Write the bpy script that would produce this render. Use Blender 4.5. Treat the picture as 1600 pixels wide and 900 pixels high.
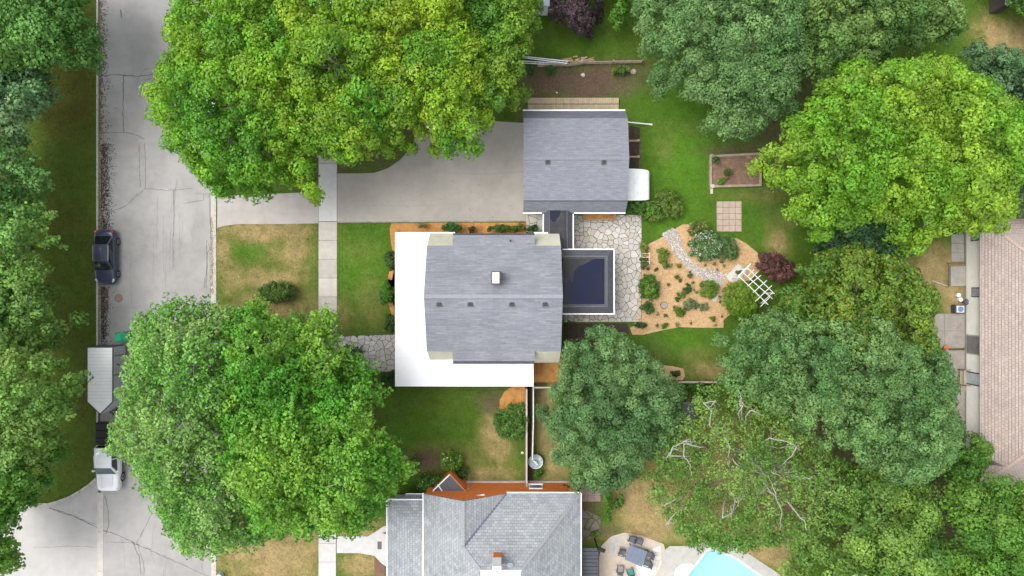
import bpy, math, random
import numpy as np
from mathutils import Vector
for o in list(bpy.data.objects): bpy.data.objects.remove(o)
random.seed(7)
S = bpy.context.scene
C = S.collection
# ---------------- camera, world, sun, exposure ----------------
CAMH = 60.0; PXM = 18.0                      # camera height, photo pixels per metre at the ground
cam_d = bpy.data.cameras.new('camera'); cam = bpy.data.objects.new('camera', cam_d); C.objects.link(cam)
cam.location = (0, 0, CAMH); cam_d.sensor_width = 36
cam_d.lens = 36 * CAMH * PXM / 1600.0
cam_d.clip_end = 2000; cam_d.clip_start = 1
S.camera = cam
W = bpy.data.worlds.new("World"); S.world = W; W.use_nodes = True
nt = W.node_tree; nt.nodes.clear()
sky = nt.nodes.new('ShaderNodeTexSky'); sky.sky_type = 'NISHITA'; sky.sun_disc = False
SUN_EL, SUN_AZ = math.radians(66), math.radians(282)     # azimuth clockwise from north (+Y)
sky.sun_elevation = SUN_EL; sky.sun_rotation = SUN_AZ
sky.air_density = 1.0; sky.dust_density = 3.0
hs = nt.nodes.new('ShaderNodeHueSaturation'); hs.inputs['Saturation'].default_value = 0.22
bg = nt.nodes.new('ShaderNodeBackground'); bg.inputs['Strength'].default_value = 0.15
wo = nt.nodes.new('ShaderNodeOutputWorld')
nt.links.new(sky.outputs[0], hs.inputs['Color']); nt.links.new(hs.outputs[0], bg.inputs['Color']); nt.links.new(bg.outputs[0], wo.inputs[0])
sun_d = bpy.data.lights.new('sun', 'SUN'); sun_d.energy = .9; sun_d.angle = math.radians(38); sun_d.color = (1, .965, .9)
sun = bpy.data.objects.new('sun', sun_d); C.objects.link(sun)
sd = Vector((math.sin(SUN_AZ)*math.cos(SUN_EL), math.cos(SUN_AZ)*math.cos(SUN_EL), math.sin(SUN_EL)))
sun.rotation_euler = sd.to_track_quat('Z', 'Y').to_euler(); sun.location = (0, 0, 50)
S.view_settings.view_transform = 'Standard'; S.view_settings.look = 'None'
S.view_settings.exposure = 1.12; S.view_settings.gamma = 1
S.view_settings.use_curve_mapping = False
S.cycles.max_bounces = 6; S.cycles.transparent_max_bounces = 4

# ---------------- helpers ----------------
def P(px, py, z=0.0):
    k = (CAMH - z) / (CAMH * PXM)
    return Vector(((px - 800) * k, (450 - py) * k, z))
def thing(name, label, cat, loc=(0, 0, 0), group=None, rz=0):
    o = bpy.data.objects.new(name, None); C.objects.link(o)
    o.empty_display_size = .3
    o.location = loc; o.rotation_euler = (0, 0, rz); o['label'] = label; o['category'] = cat
    if group: o['group'] = group
    return o
def tag(o, label=None, cat=None, group=None, kind=None):
    if label: o['label'] = label
    if cat: o['category'] = cat
    if group: o['group'] = group
    if kind: o['kind'] = kind
    return o
def oloc(p):
    v = Vector((0, 0, 0))
    while p is not None: v += p.location; p = p.parent
    return v
def link(name, me, parent=None, loc=None, rz=0, kind=None):
    o = bpy.data.objects.new(name, me); C.objects.link(o)
    if parent: o.parent = parent
    if loc is not None: o.location = loc
    o.rotation_euler = (0, 0, rz)
    if kind: o['kind'] = kind
    return o
class MB:
    def __init__(s): s.v = []; s.f = []; s.uv = None; s.mi = []; s.cm = 0
    def add(s, vs, fs):
        n = len(s.v); s.v += [tuple(v) for v in vs]
        for f in fs: s.f.append([i + n for i in f]); s.mi.append(s.cm)
        return s
    def box(s, x0, x1, y0, y1, z0, z1):
        if x0 > x1: x0, x1 = x1, x0
        if y0 > y1: y0, y1 = y1, y0
        return s.add([(x0,y0,z0),(x1,y0,z0),(x1,y1,z0),(x0,y1,z0),(x0,y0,z1),(x1,y0,z1),(x1,y1,z1),(x0,y1,z1)],
                     [(0,3,2,1),(4,5,6,7),(0,1,5,4),(1,2,6,5),(2,3,7,6),(3,0,4,7)])
    def prism(s, poly, z0, z1):
        p = [(q[0], q[1]) for q in poly]
        a = sum(p[i][0]*p[(i+1)%len(p)][1]-p[(i+1)%len(p)][0]*p[i][1] for i in range(len(p)))
        if a < 0: p = p[::-1]
        n = len(p)
        return s.add([(x,y,z0) for x,y in p]+[(x,y,z1) for x,y in p],
                     [tuple(range(n-1,-1,-1)), tuple(range(n,2*n))]+[(i,(i+1)%n,n+(i+1)%n,n+i) for i in range(n)])
    def bar(s, a, b, w, h):
        a = Vector(a); b = Vector(b); d = (b-a)
        if d.length < 1e-6: return s
        d.normalize()
        up = Vector((0,0,1)) if abs(d.z) < .9 else Vector((1,0,0))
        r = d.cross(up).normalized()*w/2; u = r.cross(d).normalized()*h/2
        vs = []
        for p in (a, b): vs += [p-r-u, p+r-u, p+r+u, p-r+u]
        return s.add(vs, [(0,3,2,1),(4,5,6,7),(0,1,5,4),(1,2,6,5),(2,3,7,6),(3,0,4,7)])
    def tube(s, pts, rs, n=6, cap=True):
        pts = [Vector(p) for p in pts]
        if not hasattr(rs, '__len__'): rs = [rs]*len(pts)
        base = len(s.v); vs = []
        for i, p in enumerate(pts):
            d = (pts[min(i+1,len(pts)-1)]-pts[max(i-1,0)])
            d = d.normalized() if d.length > 1e-6 else Vector((0,0,1))
            up = Vector((0,0,1)) if abs(d.z) < .9 else Vector((1,0,0))
            r = d.cross(up).normalized(); u = r.cross(d)
            for k in range(n):
                a = 2*math.pi*k/n; vs.append(p+(r*math.cos(a)+u*math.sin(a))*rs[i])
        fs = []
        for i in range(len(pts)-1):
            for k in range(n):
                fs.append((i*n+k, i*n+(k+1)%n, (i+1)*n+(k+1)%n, (i+1)*n+k))
        if cap: fs += [tuple(range(n-1,-1,-1)), tuple(range((len(pts)-1)*n, len(pts)*n))]
        return s.add(vs, fs)
    def cyl(s, x, y, z0, z1, r, n=16, r2=None):
        r2 = r if r2 is None else r2
        vs = [(x+r*math.cos(2*math.pi*k/n), y+r*math.sin(2*math.pi*k/n), z0) for k in range(n)]
        vs += [(x+r2*math.cos(2*math.pi*k/n), y+r2*math.sin(2*math.pi*k/n), z1) for k in range(n)]
        return s.add(vs, [tuple(range(n-1,-1,-1)), tuple(range(n,2*n))]+[(k,(k+1)%n,n+(k+1)%n,n+k) for k in range(n)])
    def mesh(s, mats, off=Vector((0,0,0)), smooth=False):
        me = bpy.data.meshes.new('mesh')
        me.from_pydata([(v[0]-off[0], v[1]-off[1], v[2]-off[2]) for v in s.v], [], s.f)
        if not isinstance(mats, (list, tuple)): mats = [mats]
        for m in mats: me.materials.append(m)
        if len(mats) > 1: me.polygons.foreach_set('material_index', s.mi)
        if smooth: me.polygons.foreach_set('use_smooth', [True]*len(me.polygons))
        if s.uv is not None:
            uvl = me.uv_layers.new(name='UVMap')
            d = []
            for f in s.f:
                for i in f: d += list(s.uv[i])
            uvl.data.foreach_set('uv', d)
        me.update(); return me
    def build(s, name, mats, parent=None, smooth=False, kind=None, local=False, bevel=0):
        off = Vector((0,0,0)) if (parent is None or local) else oloc(parent)
        o = link(name, s.mesh(mats, off, smooth), parent, kind=kind)
        if bevel:
            b = o.modifiers.new('bevel', 'BEVEL'); b.width = bevel; b.segments = 2; b.limit_method = 'ANGLE'
        return o
def struct(name, mb, m, **k):
    o = mb.build(name, m, **k); o['kind'] = 'structure'; return o

# ---- numpy noise
_lat = np.random.RandomState(3).rand(256, 256)
def vnoise(x, y):
    xi = np.floor(x).astype(int); yi = np.floor(y).astype(int)
    fx = x-xi; fy = y-yi; fx = fx*fx*(3-2*fx); fy = fy*fy*(3-2*fy)
    a = _lat[xi%256, yi%256]; b = _lat[(xi+1)%256, yi%256]; c = _lat[xi%256, (yi+1)%256]; d = _lat[(xi+1)%256, (yi+1)%256]
    return (a*(1-fx)+b*fx)*(1-fy)+(c*(1-fx)+d*fx)*fy
def fbm(x, y, o=4):
    v = 0; a = .5; t = 0
    for k in range(o):
        v = v+a*vnoise(x*2**k+17*k, y*2**k+31*k); t += a; a *= .55
    return v/t
def inpoly(x, y, poly):
    ins = np.zeros(x.shape, bool); n = len(poly); j = n-1
    for i in range(n):
        xi, yi = poly[i]; xj, yj = poly[j]
        if yi != yj:
            ins ^= ((yi > y) != (yj > y)) & (x < (xj-xi)*(y-yi)/(yj-yi)+xi)
        j = i
    return ins
def edist(x, y, poly):
    d = np.full(x.shape, 1e9)
    for i in range(len(poly)):
        ax, ay = poly[i]; bx, by = poly[(i+1) % len(poly)]
        dx, dy = bx-ax, by-ay; L = dx*dx+dy*dy+1e-9
        t = np.clip(((x-ax)*dx+(y-ay)*dy)/L, 0, 1)
        d = np.minimum(d, np.hypot(x-ax-t*dx, y-ay-t*dy))
    return d
def fastmesh(name, verts, nper, cols=None, mat=None, smooth=False):
    """verts (N,nper,3): every face its own corners"""
    N = verts.shape[0]; me = bpy.data.meshes.new(name)
    me.vertices.add(N*nper); me.vertices.foreach_set('co', verts.astype(np.float32).ravel())
    me.loops.add(N*nper); me.loops.foreach_set('vertex_index', np.arange(N*nper, dtype=np.int32))
    me.polygons.add(N); me.polygons.foreach_set('loop_start', np.arange(0, N*nper, nper, dtype=np.int32))
    me.polygons.foreach_set('loop_total', np.full(N, nper, np.int32))
    if cols is not None:
        ca = me.color_attributes.new('col', 'BYTE_COLOR', 'POINT')
        c = np.ones((N, nper, 4), np.float32); c[:, :, :3] = cols[:, None, :]
        ca.data.foreach_set('color', c.ravel())
    if mat: me.materials.append(mat)
    me.update(); me.validate(verbose=False)
    return me

# ---------------- materials ----------------
MATS = {}
def newmat(name):
    m = bpy.data.materials.new(name); m.use_nodes = True
    n = m.node_tree; b = n.nodes['Principled BSDF']
    return m, n, b
def M(name, col, rough=.8, var=.18, scale=3.0, metal=0, bump=.0, spec=.3, bscale=None, col2=None, coat=0, dirt=None):
    if name in MATS: return MATS[name]
    m, n, b = newmat(name)
    b.inputs['Roughness'].default_value = rough; b.inputs['Metallic'].default_value = metal
    b.inputs['Specular IOR Level'].default_value = spec
    if coat: b.inputs['Coat Weight'].default_value = coat; b.inputs['Coat Roughness'].default_value = .05
    tc = n.nodes.new('ShaderNodeNewGeometry')
    nz = n.nodes.new('ShaderNodeTexNoise'); nz.inputs['Scale'].default_value = scale; nz.inputs['Detail'].default_value = 8
    nz.inputs['Roughness'].default_value = .65
    n.links.new(tc.outputs['Position'], nz.inputs['Vector'])
    cr = n.nodes.new('ShaderNodeValToRGB')
    c2 = col2 if col2 else tuple(min(1, c*(1+var)) for c in col)
    c1 = tuple(c*(1-var) for c in col) if not col2 else col
    cr.color_ramp.elements[0].position = .32; cr.color_ramp.elements[1].position = .68
    cr.color_ramp.elements[0].color = (*c1, 1); cr.color_ramp.elements[1].color = (*c2, 1)
    n.links.new(nz.outputs['Fac'], cr.inputs['Fac'])
    last = cr.outputs[0]
    if dirt:
        dc, dsc, lo, hi = dirt
        n2 = n.nodes.new('ShaderNodeTexNoise'); n2.inputs['Scale'].default_value = dsc; n2.inputs['Detail'].default_value = 10
        n2.inputs['Roughness'].default_value = .7
        n.links.new(tc.outputs['Position'], n2.inputs['Vector'])
        mr = n.nodes.new('ShaderNodeMapRange'); mr.inputs['From Min'].default_value = lo; mr.inputs['From Max'].default_value = hi
        n.links.new(n2.outputs['Fac'], mr.inputs['Value'])
        mx = n.nodes.new('ShaderNodeMix'); mx.data_type = 'RGBA'
        n.links.new(mr.outputs[0], mx.inputs['Factor']); n.links.new(last, mx.inputs[6]); mx.inputs[7].default_value = (*dc, 1)
        last = mx.outputs[2]
    n.links.new(last, b.inputs['Base Color'])
    if bump:
        nb = n.nodes.new('ShaderNodeTexNoise'); nb.inputs['Scale'].default_value = bscale or scale*8; nb.inputs['Detail'].default_value = 4
        n.links.new(tc.outputs['Position'], nb.inputs['Vector'])
        bp = n.nodes.new('ShaderNodeBump'); bp.inputs['Strength'].default_value = bump; bp.inputs['Distance'].default_value = .03
        n.links.new(nb.outputs['Fac'], bp.inputs['Height']); n.links.new(bp.outputs[0], b.inputs['Normal'])
    MATS[name] = m; return m
def shingle(name, cA, cB, w=.32, h=.16, blotch=.12, mortar=.6):
    m, n, b = newmat(name); b.inputs['Roughness'].default_value = .85; b.inputs['Specular IOR Level'].default_value = .25
    uv = n.nodes.new('ShaderNodeUVMap'); uv.uv_map = 'UVMap'
    br = n.nodes.new('ShaderNodeTexBrick'); br.inputs['Scale'].default_value = 1.0
    br.inputs['Brick Width'].default_value = w; br.inputs['Row Height'].default_value = h
    br.inputs['Mortar Size'].default_value = .012; br.inputs['Mortar Smooth'].default_value = .3; br.inputs['Bias'].default_value = 0
    br.inputs['Color1'].default_value = (*cA, 1); br.inputs['Color2'].default_value = (*cB, 1)
    br.inputs['Mortar'].default_value = (*[c*mortar for c in cA], 1)
    n.links.new(uv.outputs[0], br.inputs['Vector'])
    g = n.nodes.new('ShaderNodeNewGeometry')
    def nz(sc, lo, hi, prev, stretch=None):
        t = n.nodes.new('ShaderNodeTexNoise'); t.inputs['Scale'].default_value = sc; t.inputs['Detail'].default_value = 6
        if stretch:
            mp = n.nodes.new('ShaderNodeMapping'); mp.inputs['Scale'].default_value = stretch
            n.links.new(uv.outputs[0], mp.inputs[0]); n.links.new(mp.outputs[0], t.inputs['Vector'])
        else: n.links.new(g.outputs['Position'], t.inputs['Vector'])
        mr = n.nodes.new('ShaderNodeMapRange'); mr.inputs['From Min'].default_value = .3; mr.inputs['From Max'].default_value = .7
        mr.inputs['To Min'].default_value = lo; mr.inputs['To Max'].default_value = hi
        n.links.new(t.outputs['Fac'], mr.inputs['Value'])
        mx = n.nodes.new('ShaderNodeVectorMath'); mx.operation = 'SCALE'
        n.links.new(prev, mx.inputs[0]); n.links.new(mr.outputs[0], mx.inputs['Scale']); return mx.outputs[0]
    o = nz(.5, 1-blotch, 1+blotch, br.outputs['Color'])
    o = nz(1.0, .88, 1.12, o, (1.6, 7, 1))
    o = nz(30, .8, 1.2, o)
    n.links.new(o, b.inputs['Base Color'])
    MATS[name] = m; return m
def attrmat(name, rough=.7, transl=0, fine=None, spec=.3):
    m, n, b = newmat(name); b.inputs['Roughness'].default_value = rough; b.inputs['Specular IOR Level'].default_value = spec
    a = n.nodes.new('ShaderNodeVertexColor'); a.layer_name = 'col'; out = a.outputs['Color']
    if fine:
        g = n.nodes.new('ShaderNodeNewGeometry')
        for sc, lo, hi in fine:
            t = n.nodes.new('ShaderNodeTexNoise'); t.inputs['Scale'].default_value = sc; t.inputs['Detail'].default_value = 8; t.inputs['Roughness'].default_value = .7
            n.links.new(g.outputs['Position'], t.inputs['Vector'])
            mr = n.nodes.new('ShaderNodeMapRange'); mr.inputs['From Min'].default_value = .3; mr.inputs['From Max'].default_value = .7
            mr.inputs['To Min'].default_value = lo; mr.inputs['To Max'].default_value = hi
            n.links.new(t.outputs['Fac'], mr.inputs['Value'])
            mx = n.nodes.new('ShaderNodeVectorMath'); mx.operation = 'SCALE'
            n.links.new(out, mx.inputs[0]); n.links.new(mr.outputs[0], mx.inputs['Scale']); out = mx.outputs[0]
    n.links.new(out, b.inputs['Base Color'])
    if transl:
        tr = n.nodes.new('ShaderNodeBsdfTranslucent'); n.links.new(out, tr.inputs['Color'])
        mx = n.nodes.new('ShaderNodeMixShader'); mx.inputs[0].default_value = transl
        n.links.new(b.outputs[0], mx.inputs[1]); n.links.new(tr.outputs[0], mx.inputs[2])
        n.links.new(mx.outputs[0], n.nodes['Material Output'].inputs['Surface'])
    MATS[name] = m; return m
leafM = attrmat('leaf', .55, .22, spec=.35)
groundM = attrmat('grass_ground', .95, 0, [(1.3, .84, 1.16), (4, .82, 1.18), (11, .76, 1.24), (45, .6, 1.4)], spec=.1)
tuftM = attrmat('grass_blades', .8, .15, spec=.15)
chipM = attrmat('loose_bits', .9, spec=.15)
asphalt = M('asphalt', (.295,.285,.275), .9, .09, .9, bump=.3, bscale=60, spec=.2, dirt=((.375,.36,.35), .12, .45, .62))
asphalt2 = M('asphalt_side_street', (.40,.385,.37), .9, .08, .8, bump=.3, bscale=60, spec=.2)
drive = M('driveway_asphalt', (.325,.30,.27), .9, .08, .8, bump=.3, bscale=50, spec=.2, dirt=((.385,.355,.32), .25, .45, .65))
conc = M('concrete', (.47,.435,.395), .9, .10, 2, bump=.2, bscale=40, spec=.2)
conc_l = M('light_concrete', (.50,.49,.48), .9, .08, 2, bump=.2, bscale=40, spec=.2)
conc_d = M('old_concrete', (.31,.29,.26), .92, .14, 1.6, bump=.3, spec=.2)
kerbM = M('kerb_concrete', (.44,.41,.38), .9, .22, 5, bump=.3, spec=.2, dirt=((.2,.17,.14), 3, .55, .7))
gutM = M('gutter_concrete', (.36,.34,.31), .9, .25, 4, bump=.3, spec=.2, dirt=((.13,.10,.08), 2.2, .5, .66))
crackM = M('crack_sealant', (.185,.175,.17), .8, .3, 6)
crackM2 = M('faint_crack', (.22,.205,.20), .9, .2, 6)
white = M('white_membrane', (.76,.76,.765), .6, .02, .6, dirt=((.70,.70,.69), .8, .55, .75))
whitep = M('white_paint', (.8,.8,.8), .5, .05, 4)
cream = M('cream_roof_slope', (.55,.55,.43), .8, .08, 2.5, dirt=((.22,.24,.14), 2.2, .63, .74))
membr = M('dark_roof_membrane', (.018,.018,.023), .5, .3, 1.2, spec=.3, dirt=((.045,.044,.046), .9, .5, .72))
membr2 = M('grey_roof_edge', (.07,.072,.085), .8, .15, 2.5)
puddle = M('standing_water', (.001,.009,.04), .1, .1, .45, spec=.25, col2=(.014,.012,.022))
slate = shingle('slate_grey_shingle', (.175,.183,.208), (.222,.230,.255), .9, .15, .10, .9)
garS = shingle('garage_shingle', (.18,.188,.218), (.212,.22,.25), .5, .15, .05, .85)
bhS = shingle('weathered_grey_shingle', (.235,.25,.265), (.31,.33,.345), .33, .23, .08, .55)
brS = shingle('tan_brown_shingle', (.33,.27,.24), (.385,.315,.28), .30, .235, .05, .5)
shD = M('shaded_shingle_edge', (.075,.08,.10), .85, .2, 4)  # eave strips: shade of the steep short slope put into a dark tone
brickM = M('orange_brick', (.60,.17,.045), .85, .22, 6, bump=.4, bscale=20)
stone_t = [M('flagstone_%s' % n_, c, .85, .10, 3, bump=.3, bscale=18) for n_, c in
           (('cream', (.48,.445,.395)), ('pale_grey', (.44,.42,.395)), ('buff', (.43,.39,.34)), ('light', (.52,.49,.45)))]
joint = M('dark_joint_soil', (.10,.088,.075), .95, .2, 4)
wood = M('weathered_timber', (.33,.27,.20), .85, .2, 3, dirt=((.18,.14,.10), 2.5, .55, .7))
wood2 = M('tan_deck_board', (.40,.32,.21), .85, .14, 3)
wood3 = M('tan_deck_board_grey', (.34,.285,.205), .85, .14, 3)
bark = M('grey_bark', (.17,.145,.12), .9, .3, 6, bump=.6)
barkW = M('bleached_bark', (.32,.295,.26), .85, .2, 6)
metalG = M('galvanised_metal', (.5,.52,.55), .4, .1, 5, metal=.6)
blackM = M('black_plastic', (.018,.018,.02), .5, .1, 5)
mulchM = M('tan_mulch', (.49,.335,.185), .95, .16, 4, bump=.7, bscale=30, dirt=((.39,.25,.12), 3, .5, .7))
mulchO = M('orange_mulch', (.48,.235,.075), .95, .2, 4, bump=.7, bscale=30, dirt=((.22,.10,.03), 2, .5, .68))
soilM = M('brown_soil', (.17,.105,.07), .95, .25, 3, bump=.8, bscale=25)
dsoil_shadeM = M('dark_soil_and_shade', (.055,.04,.03), .95, .3, 3, bump=.8, bscale=25)  # dark soil by the garage; painted shade by house and fence

# ---------------- ground colours ----------------
def gcol(px, py):
    """grass colour at photo pixel positions (numpy arrays)"""
    x = px/30.; y = py/30.
    n1 = fbm(x*.9+5, y*.9+9, 5); n2 = fbm(x*3+50, y*3+20, 4); n3 = fbm(x*.35+80, y*.35+3, 3)
    def blob(cx, cy, rx, ry, s=1.0, p=2.0):
        d = np.sqrt(((px-cx)/rx)**2+((py-cy)/ry)**2)+(n1-.5)*.9
        return s*np.clip(1.35-d, 0, 1)**1.0
    def rect(x0, x1, y0, y1, soft=10):
        q = (n1-.5)*24
        return np.clip((px-x0+q)/soft, 0, 1)*np.clip((x1-px+q)/soft, 0, 1)*np.clip((py-y0+q)/soft, 0, 1)*np.clip((y1-py+q)/soft, 0, 1)
    dry = np.zeros_like(px); soil = np.zeros_like(px); lush = np.zeros_like(px); dark = np.zeros_like(px)
    for b in ((418,362,95,22,.95),(350,400,18,70,.7),(455,395,45,50,.75),(430,440,60,30,.8),(360,440,30,40,.7),(420,500,120,60,.8),
              (580,480,26,55,.35),(565,390,40,25,.2),(420,850,110,75,1.15),(560,835,50,30,1),(560,880,45,25,.9),
              (775,690,26,50,.9),(760,740,60,20,.8),(700,720,80,26,.45),(800,640,20,30,.4),
              (855,640,25,100,.8),(870,720,30,50,.9),(1005,795,60,55,1.25),(1200,850,70,50,1.2),(1230,770,60,60,.8),(1130,740,170,110,.75),(1020,840,120,20,.6),
              (1120,580,55,16,.75),(1100,560,40,18,.4),(1160,390,20,15,.2),(1215,380,22,32,.75),(1230,345,20,20,.4),
              (1560,60,45,40,1),(1590,80,40,50,1),(1450,430,60,55,.95),(1500,450,40,60,1),(1060,200,60,15,.15),
              (1040,230,18,26,.3),(1180,305,60,12,.4),(1590,320,30,30,.7),
              (20,880,60,30,.2)):
        dry = np.maximum(dry, blob(*b))
    for b in ((905,128,100,30,1.1),(835,160,30,40,.9),(950,108,60,18,.8),(1190,200,50,22,.7),(1150,235,70,8,.7),(1000,120,40,16,.5),
              (665,720,36,18,.9),(845,620,10,60,.6),(870,700,25,20,.5),(915,800,26,40,.9),(950,830,30,12,.6),(1180,230,40,10,.6),
              (990,235,12,30,1),(800,665,14,12,.5),(770,628,30,18,.7),(1330,640,120,90,.9),(1330,520,120,60,.7),(1400,800,150,80,.9),(1300,200,150,120,.6),
              (1020,560,40,30,.3),(500,160,230,120,.85),(400,650,150,120,.7)):
        soil = np.maximum(soil, blob(*b))
    for b in ((570,400,55,60,.8),(405,385,20,20,.9),(1065,240,60,120,.9),(1110,380,60,40,.7),(1060,330,50,50,.9),(1200,340,40,50,.5),(1060,540,70,26,.7),
              (905,75,60,20,.5),(640,660,80,40,.2),(1040,180,50,35,.6),(1540,60,40,40,.5),(975,860,40,10,.4),(365,385,25,30,.3)):
        lush = np.maximum(lush, blob(*b))
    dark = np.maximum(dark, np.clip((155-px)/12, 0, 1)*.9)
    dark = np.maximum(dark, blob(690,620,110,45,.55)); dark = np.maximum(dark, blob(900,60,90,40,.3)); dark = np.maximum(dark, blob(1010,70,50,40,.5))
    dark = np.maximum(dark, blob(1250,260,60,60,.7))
    base = np.array([.060,.115,.014]); L = np.array([.070,.165,.014]); D = np.array([.070,.104,.016])
    DR = np.array([.285,.215,.10]); DR2 = np.array([.185,.165,.055]); SO = np.array([.115,.080,.055])
    c = base[None]*np.ones(px.shape+(1,))
    f = lambda a: np.clip(a, 0, 1)[..., None]
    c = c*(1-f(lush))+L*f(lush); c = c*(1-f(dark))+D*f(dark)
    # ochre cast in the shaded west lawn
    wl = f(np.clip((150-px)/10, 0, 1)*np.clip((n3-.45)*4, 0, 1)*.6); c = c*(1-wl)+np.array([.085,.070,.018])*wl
    dv = dry*(.55+.9*n2); c = c*(1-f(dv*1.3))+DR2*f(dv*1.3); dv2 = np.clip(dv*1.5-.62, 0, 1); c = c*(1-f(dv2))+DR*f(dv2)
    sv = np.clip(soil*(.6+.9*n2), 0, 1); c = c*(1-f(sv))+SO*f(sv)
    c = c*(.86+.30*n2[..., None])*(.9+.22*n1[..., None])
    return c
pool_poly = [(1068,905),(1086,884),(1103,861),(1112,856),(1150,872),(1225,925),(1225,1010),(1068,1010)]
road_poly = [(154,-60),(335,-60),(335,960),(-80,960),(-80,788),(75,788),(110,776),(140,757),(154,744)]
def build_ground():
    st = 4.5
    xs = np.arange(-180, 1785, st); ys = np.arange(-140, 1045, st)
    X, Y = np.meshgrid(xs, ys)
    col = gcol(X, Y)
    Z = (fbm(X/60, Y/60, 3)-.5)*.08
    ins = inpoly(X, Y, road_poly) & (edist(X, Y, road_poly) > 1.2)
    ins |= (inpoly(X, Y, [(154,-160),(335,-160),(335,-50),(154,-50)]) | inpoly(X, Y, [(-200,788),(-70,788),(-70,1050),(-200,1050)]) | inpoly(X, Y, [(-200,950),(335,950),(335,1050),(-200,1050)]))
    Z = np.where(ins, -.35, Z-.02)
    hp = inpoly(X, Y, pool_poly)
    Z = np.where(hp, -2.2, Z)
    k = 1/PXM
    V = np.stack([(X-800)*k, (450-Y)*k, Z], -1).reshape(-1, 3)
    ny, nx = X.shape
    idx = np.arange(nx*ny).reshape(ny, nx)
    F = np.stack([idx[:-1,:-1], idx[1:,:-1], idx[1:,1:], idx[:-1,1:]], -1).reshape(-1, 4)
    me = bpy.data.meshes.new('ground')
    me.vertices.add(len(V)); me.vertices.foreach_set('co', V.astype(np.float32).ravel())
    me.loops.add(F.size); me.loops.foreach_set('vertex_index', F.astype(np.int32).ravel())
    me.polygons.add(len(F)); me.polygons.foreach_set('loop_start', np.arange(0, F.size, 4, dtype=np.int32)); me.polygons.foreach_set('loop_total', np.full(len(F), 4, np.int32))
    ca = me.color_attributes.new('col', 'FLOAT_COLOR', 'POINT')
    c4 = np.ones((len(V), 4), np.float32); c4[:, :3] = col.reshape(-1, 3); ca.data.foreach_set('color', c4.ravel())
    me.materials.append(groundM); me.polygons.foreach_set('use_smooth', [True]*len(F)); me.update()
    tag(link('ground', me), kind='structure')
    # far terrain round the patch
    mb = MB(); x0, x1, y0, y1 = (-180-800)*k, (xs[-1]-800)*k, (450-ys[-1])*k, (450+140)*k; R = 900
    for a in ((-R, x0, -R, R), (x1, R, -R, R), (x0, x1, -R, y0), (x0, x1, y1, R)):
        mb.add([(a[0],a[2],-.03),(a[1],a[2],-.03),(a[1],a[3],-.03),(a[0],a[3],-.03)], [(0,1,2,3)])
    struct('far_lawn', mb, M('far_grass', (.065,.115,.02), .95, .35, .2))
    # grass tufts
    rs = np.random.RandomState(5); N = 210000
    px = rs.uniform(-5, 1605, N); py = rs.uniform(-5, 905, N)
    ok = ~inpoly(px, py, road_poly) & ~inpoly(px, py, pool_poly)
    for r in ((335,500,306,352),(496,529,-10,910),(527,819,190,349),(540,620,520,584),(816,1000,150,345),(610,982,344,606),(880,1005,338,507),
              (600,908,765,905),(905,1060,838,905),(1505,1610,340,765),(150,159,-5,905),(820,990,104,150),(1108,1190,240,295),(1118,1160,313,363),(1466,1512,365,690)):
        ok &= ~((px > r[0]) & (px < r[1]) & (py > r[2]) & (py < r[3]))
    px = px[ok]; py = py[ok]; N = len(px)
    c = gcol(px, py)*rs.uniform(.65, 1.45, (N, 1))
    a = rs.uniform(0, 6.28, N); w = rs.uniform(.02, .05, N); L = rs.uniform(.05, .11, N); h = rs.uniform(.03, .07, N)
    bx = (px-800)*k; by = (450-py)*k
    zg = (fbm(px/60, py/60, 3)-.5)*.08-.02
    v = np.zeros((N, 3, 3))
    v[:, 0] = np.stack([bx-np.sin(a)*w, by+np.cos(a)*w, zg], -1)
    v[:, 1] = np.stack([bx+np.sin(a)*w, by-np.cos(a)*w, zg], -1)
    v[:, 2] = np.stack([bx+np.cos(a)*L, by+np.sin(a)*L, zg+h], -1)
    tag(link('lawn_grass', fastmesh('lawn_grass', v, 3, c, tuftM)), 'short uneven lawn grass over the yards', 'grass', kind='stuff')
build_ground()

# ---------------- road, kerbs, pavements ----------------
def pp(pts, z=0): return [P(x, y, z) for x, y in pts]
mb = MB(); mb.prism([P(x, y) for x, y in [(156,-170),(333,-170),(333,1050),(156,1050)]], -.30, -.12); struct('road', mb, asphalt)
mb = MB(); mb.prism([P(x, y) for x, y in [(-200,788),(76,789),(111,777),(141,758),(152,745),(152,1050),(-200,1050)]], -.30, -.118); struct('side_street', mb, asphalt2)
def kerb_line(name, segs, w0, m, h0, h1, lab=None):
    o = None
    return o
def kerb(name, pts, w, z0, z1, m, seg=2.6):
    """kerb stones along a polyline (world), each stone a part"""
    root = bpy.data.objects.new(name, None); C.objects.link(root); root['kind'] = 'structure'
    for i in range(len(pts)-1):
        a = Vector((pts[i][0], pts[i][1], 0)); b = Vector((pts[i+1][0], pts[i+1][1], 0)); L = (b-a).length
        n = max(1, round(L/seg)); d = (b-a).normalized()
        for k_ in range(n):
            p = a+d*(L*k_/n+.012); q = a+d*(L*(k_+1)/n-.012)
            zz = random.uniform(-.008, .008)
            MB().bar(p+Vector((0,0,(z0+z1)/2+zz)), q+Vector((0,0,(z0+z1)/2+zz)), w+random.uniform(-.01,.01), z1-z0).build('kerb_stone', m, root)
    return root
kerb('west_kerb', [P(152,-60), P(152,748)], .17, -.3, .02, kerbM, 3.2)
kerb('west_gutter', [P(156.8,-60), P(156.8,748)], .33, -.3, -.105, gutM, 3.2)
kerb('corner_kerb', [P(150,748), P(139,758), P(124,768), P(108,777), P(90,784), P(75,788), P(0,790), P(-60,790)], .2, -.3, .02, kerbM, 1.2)
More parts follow.
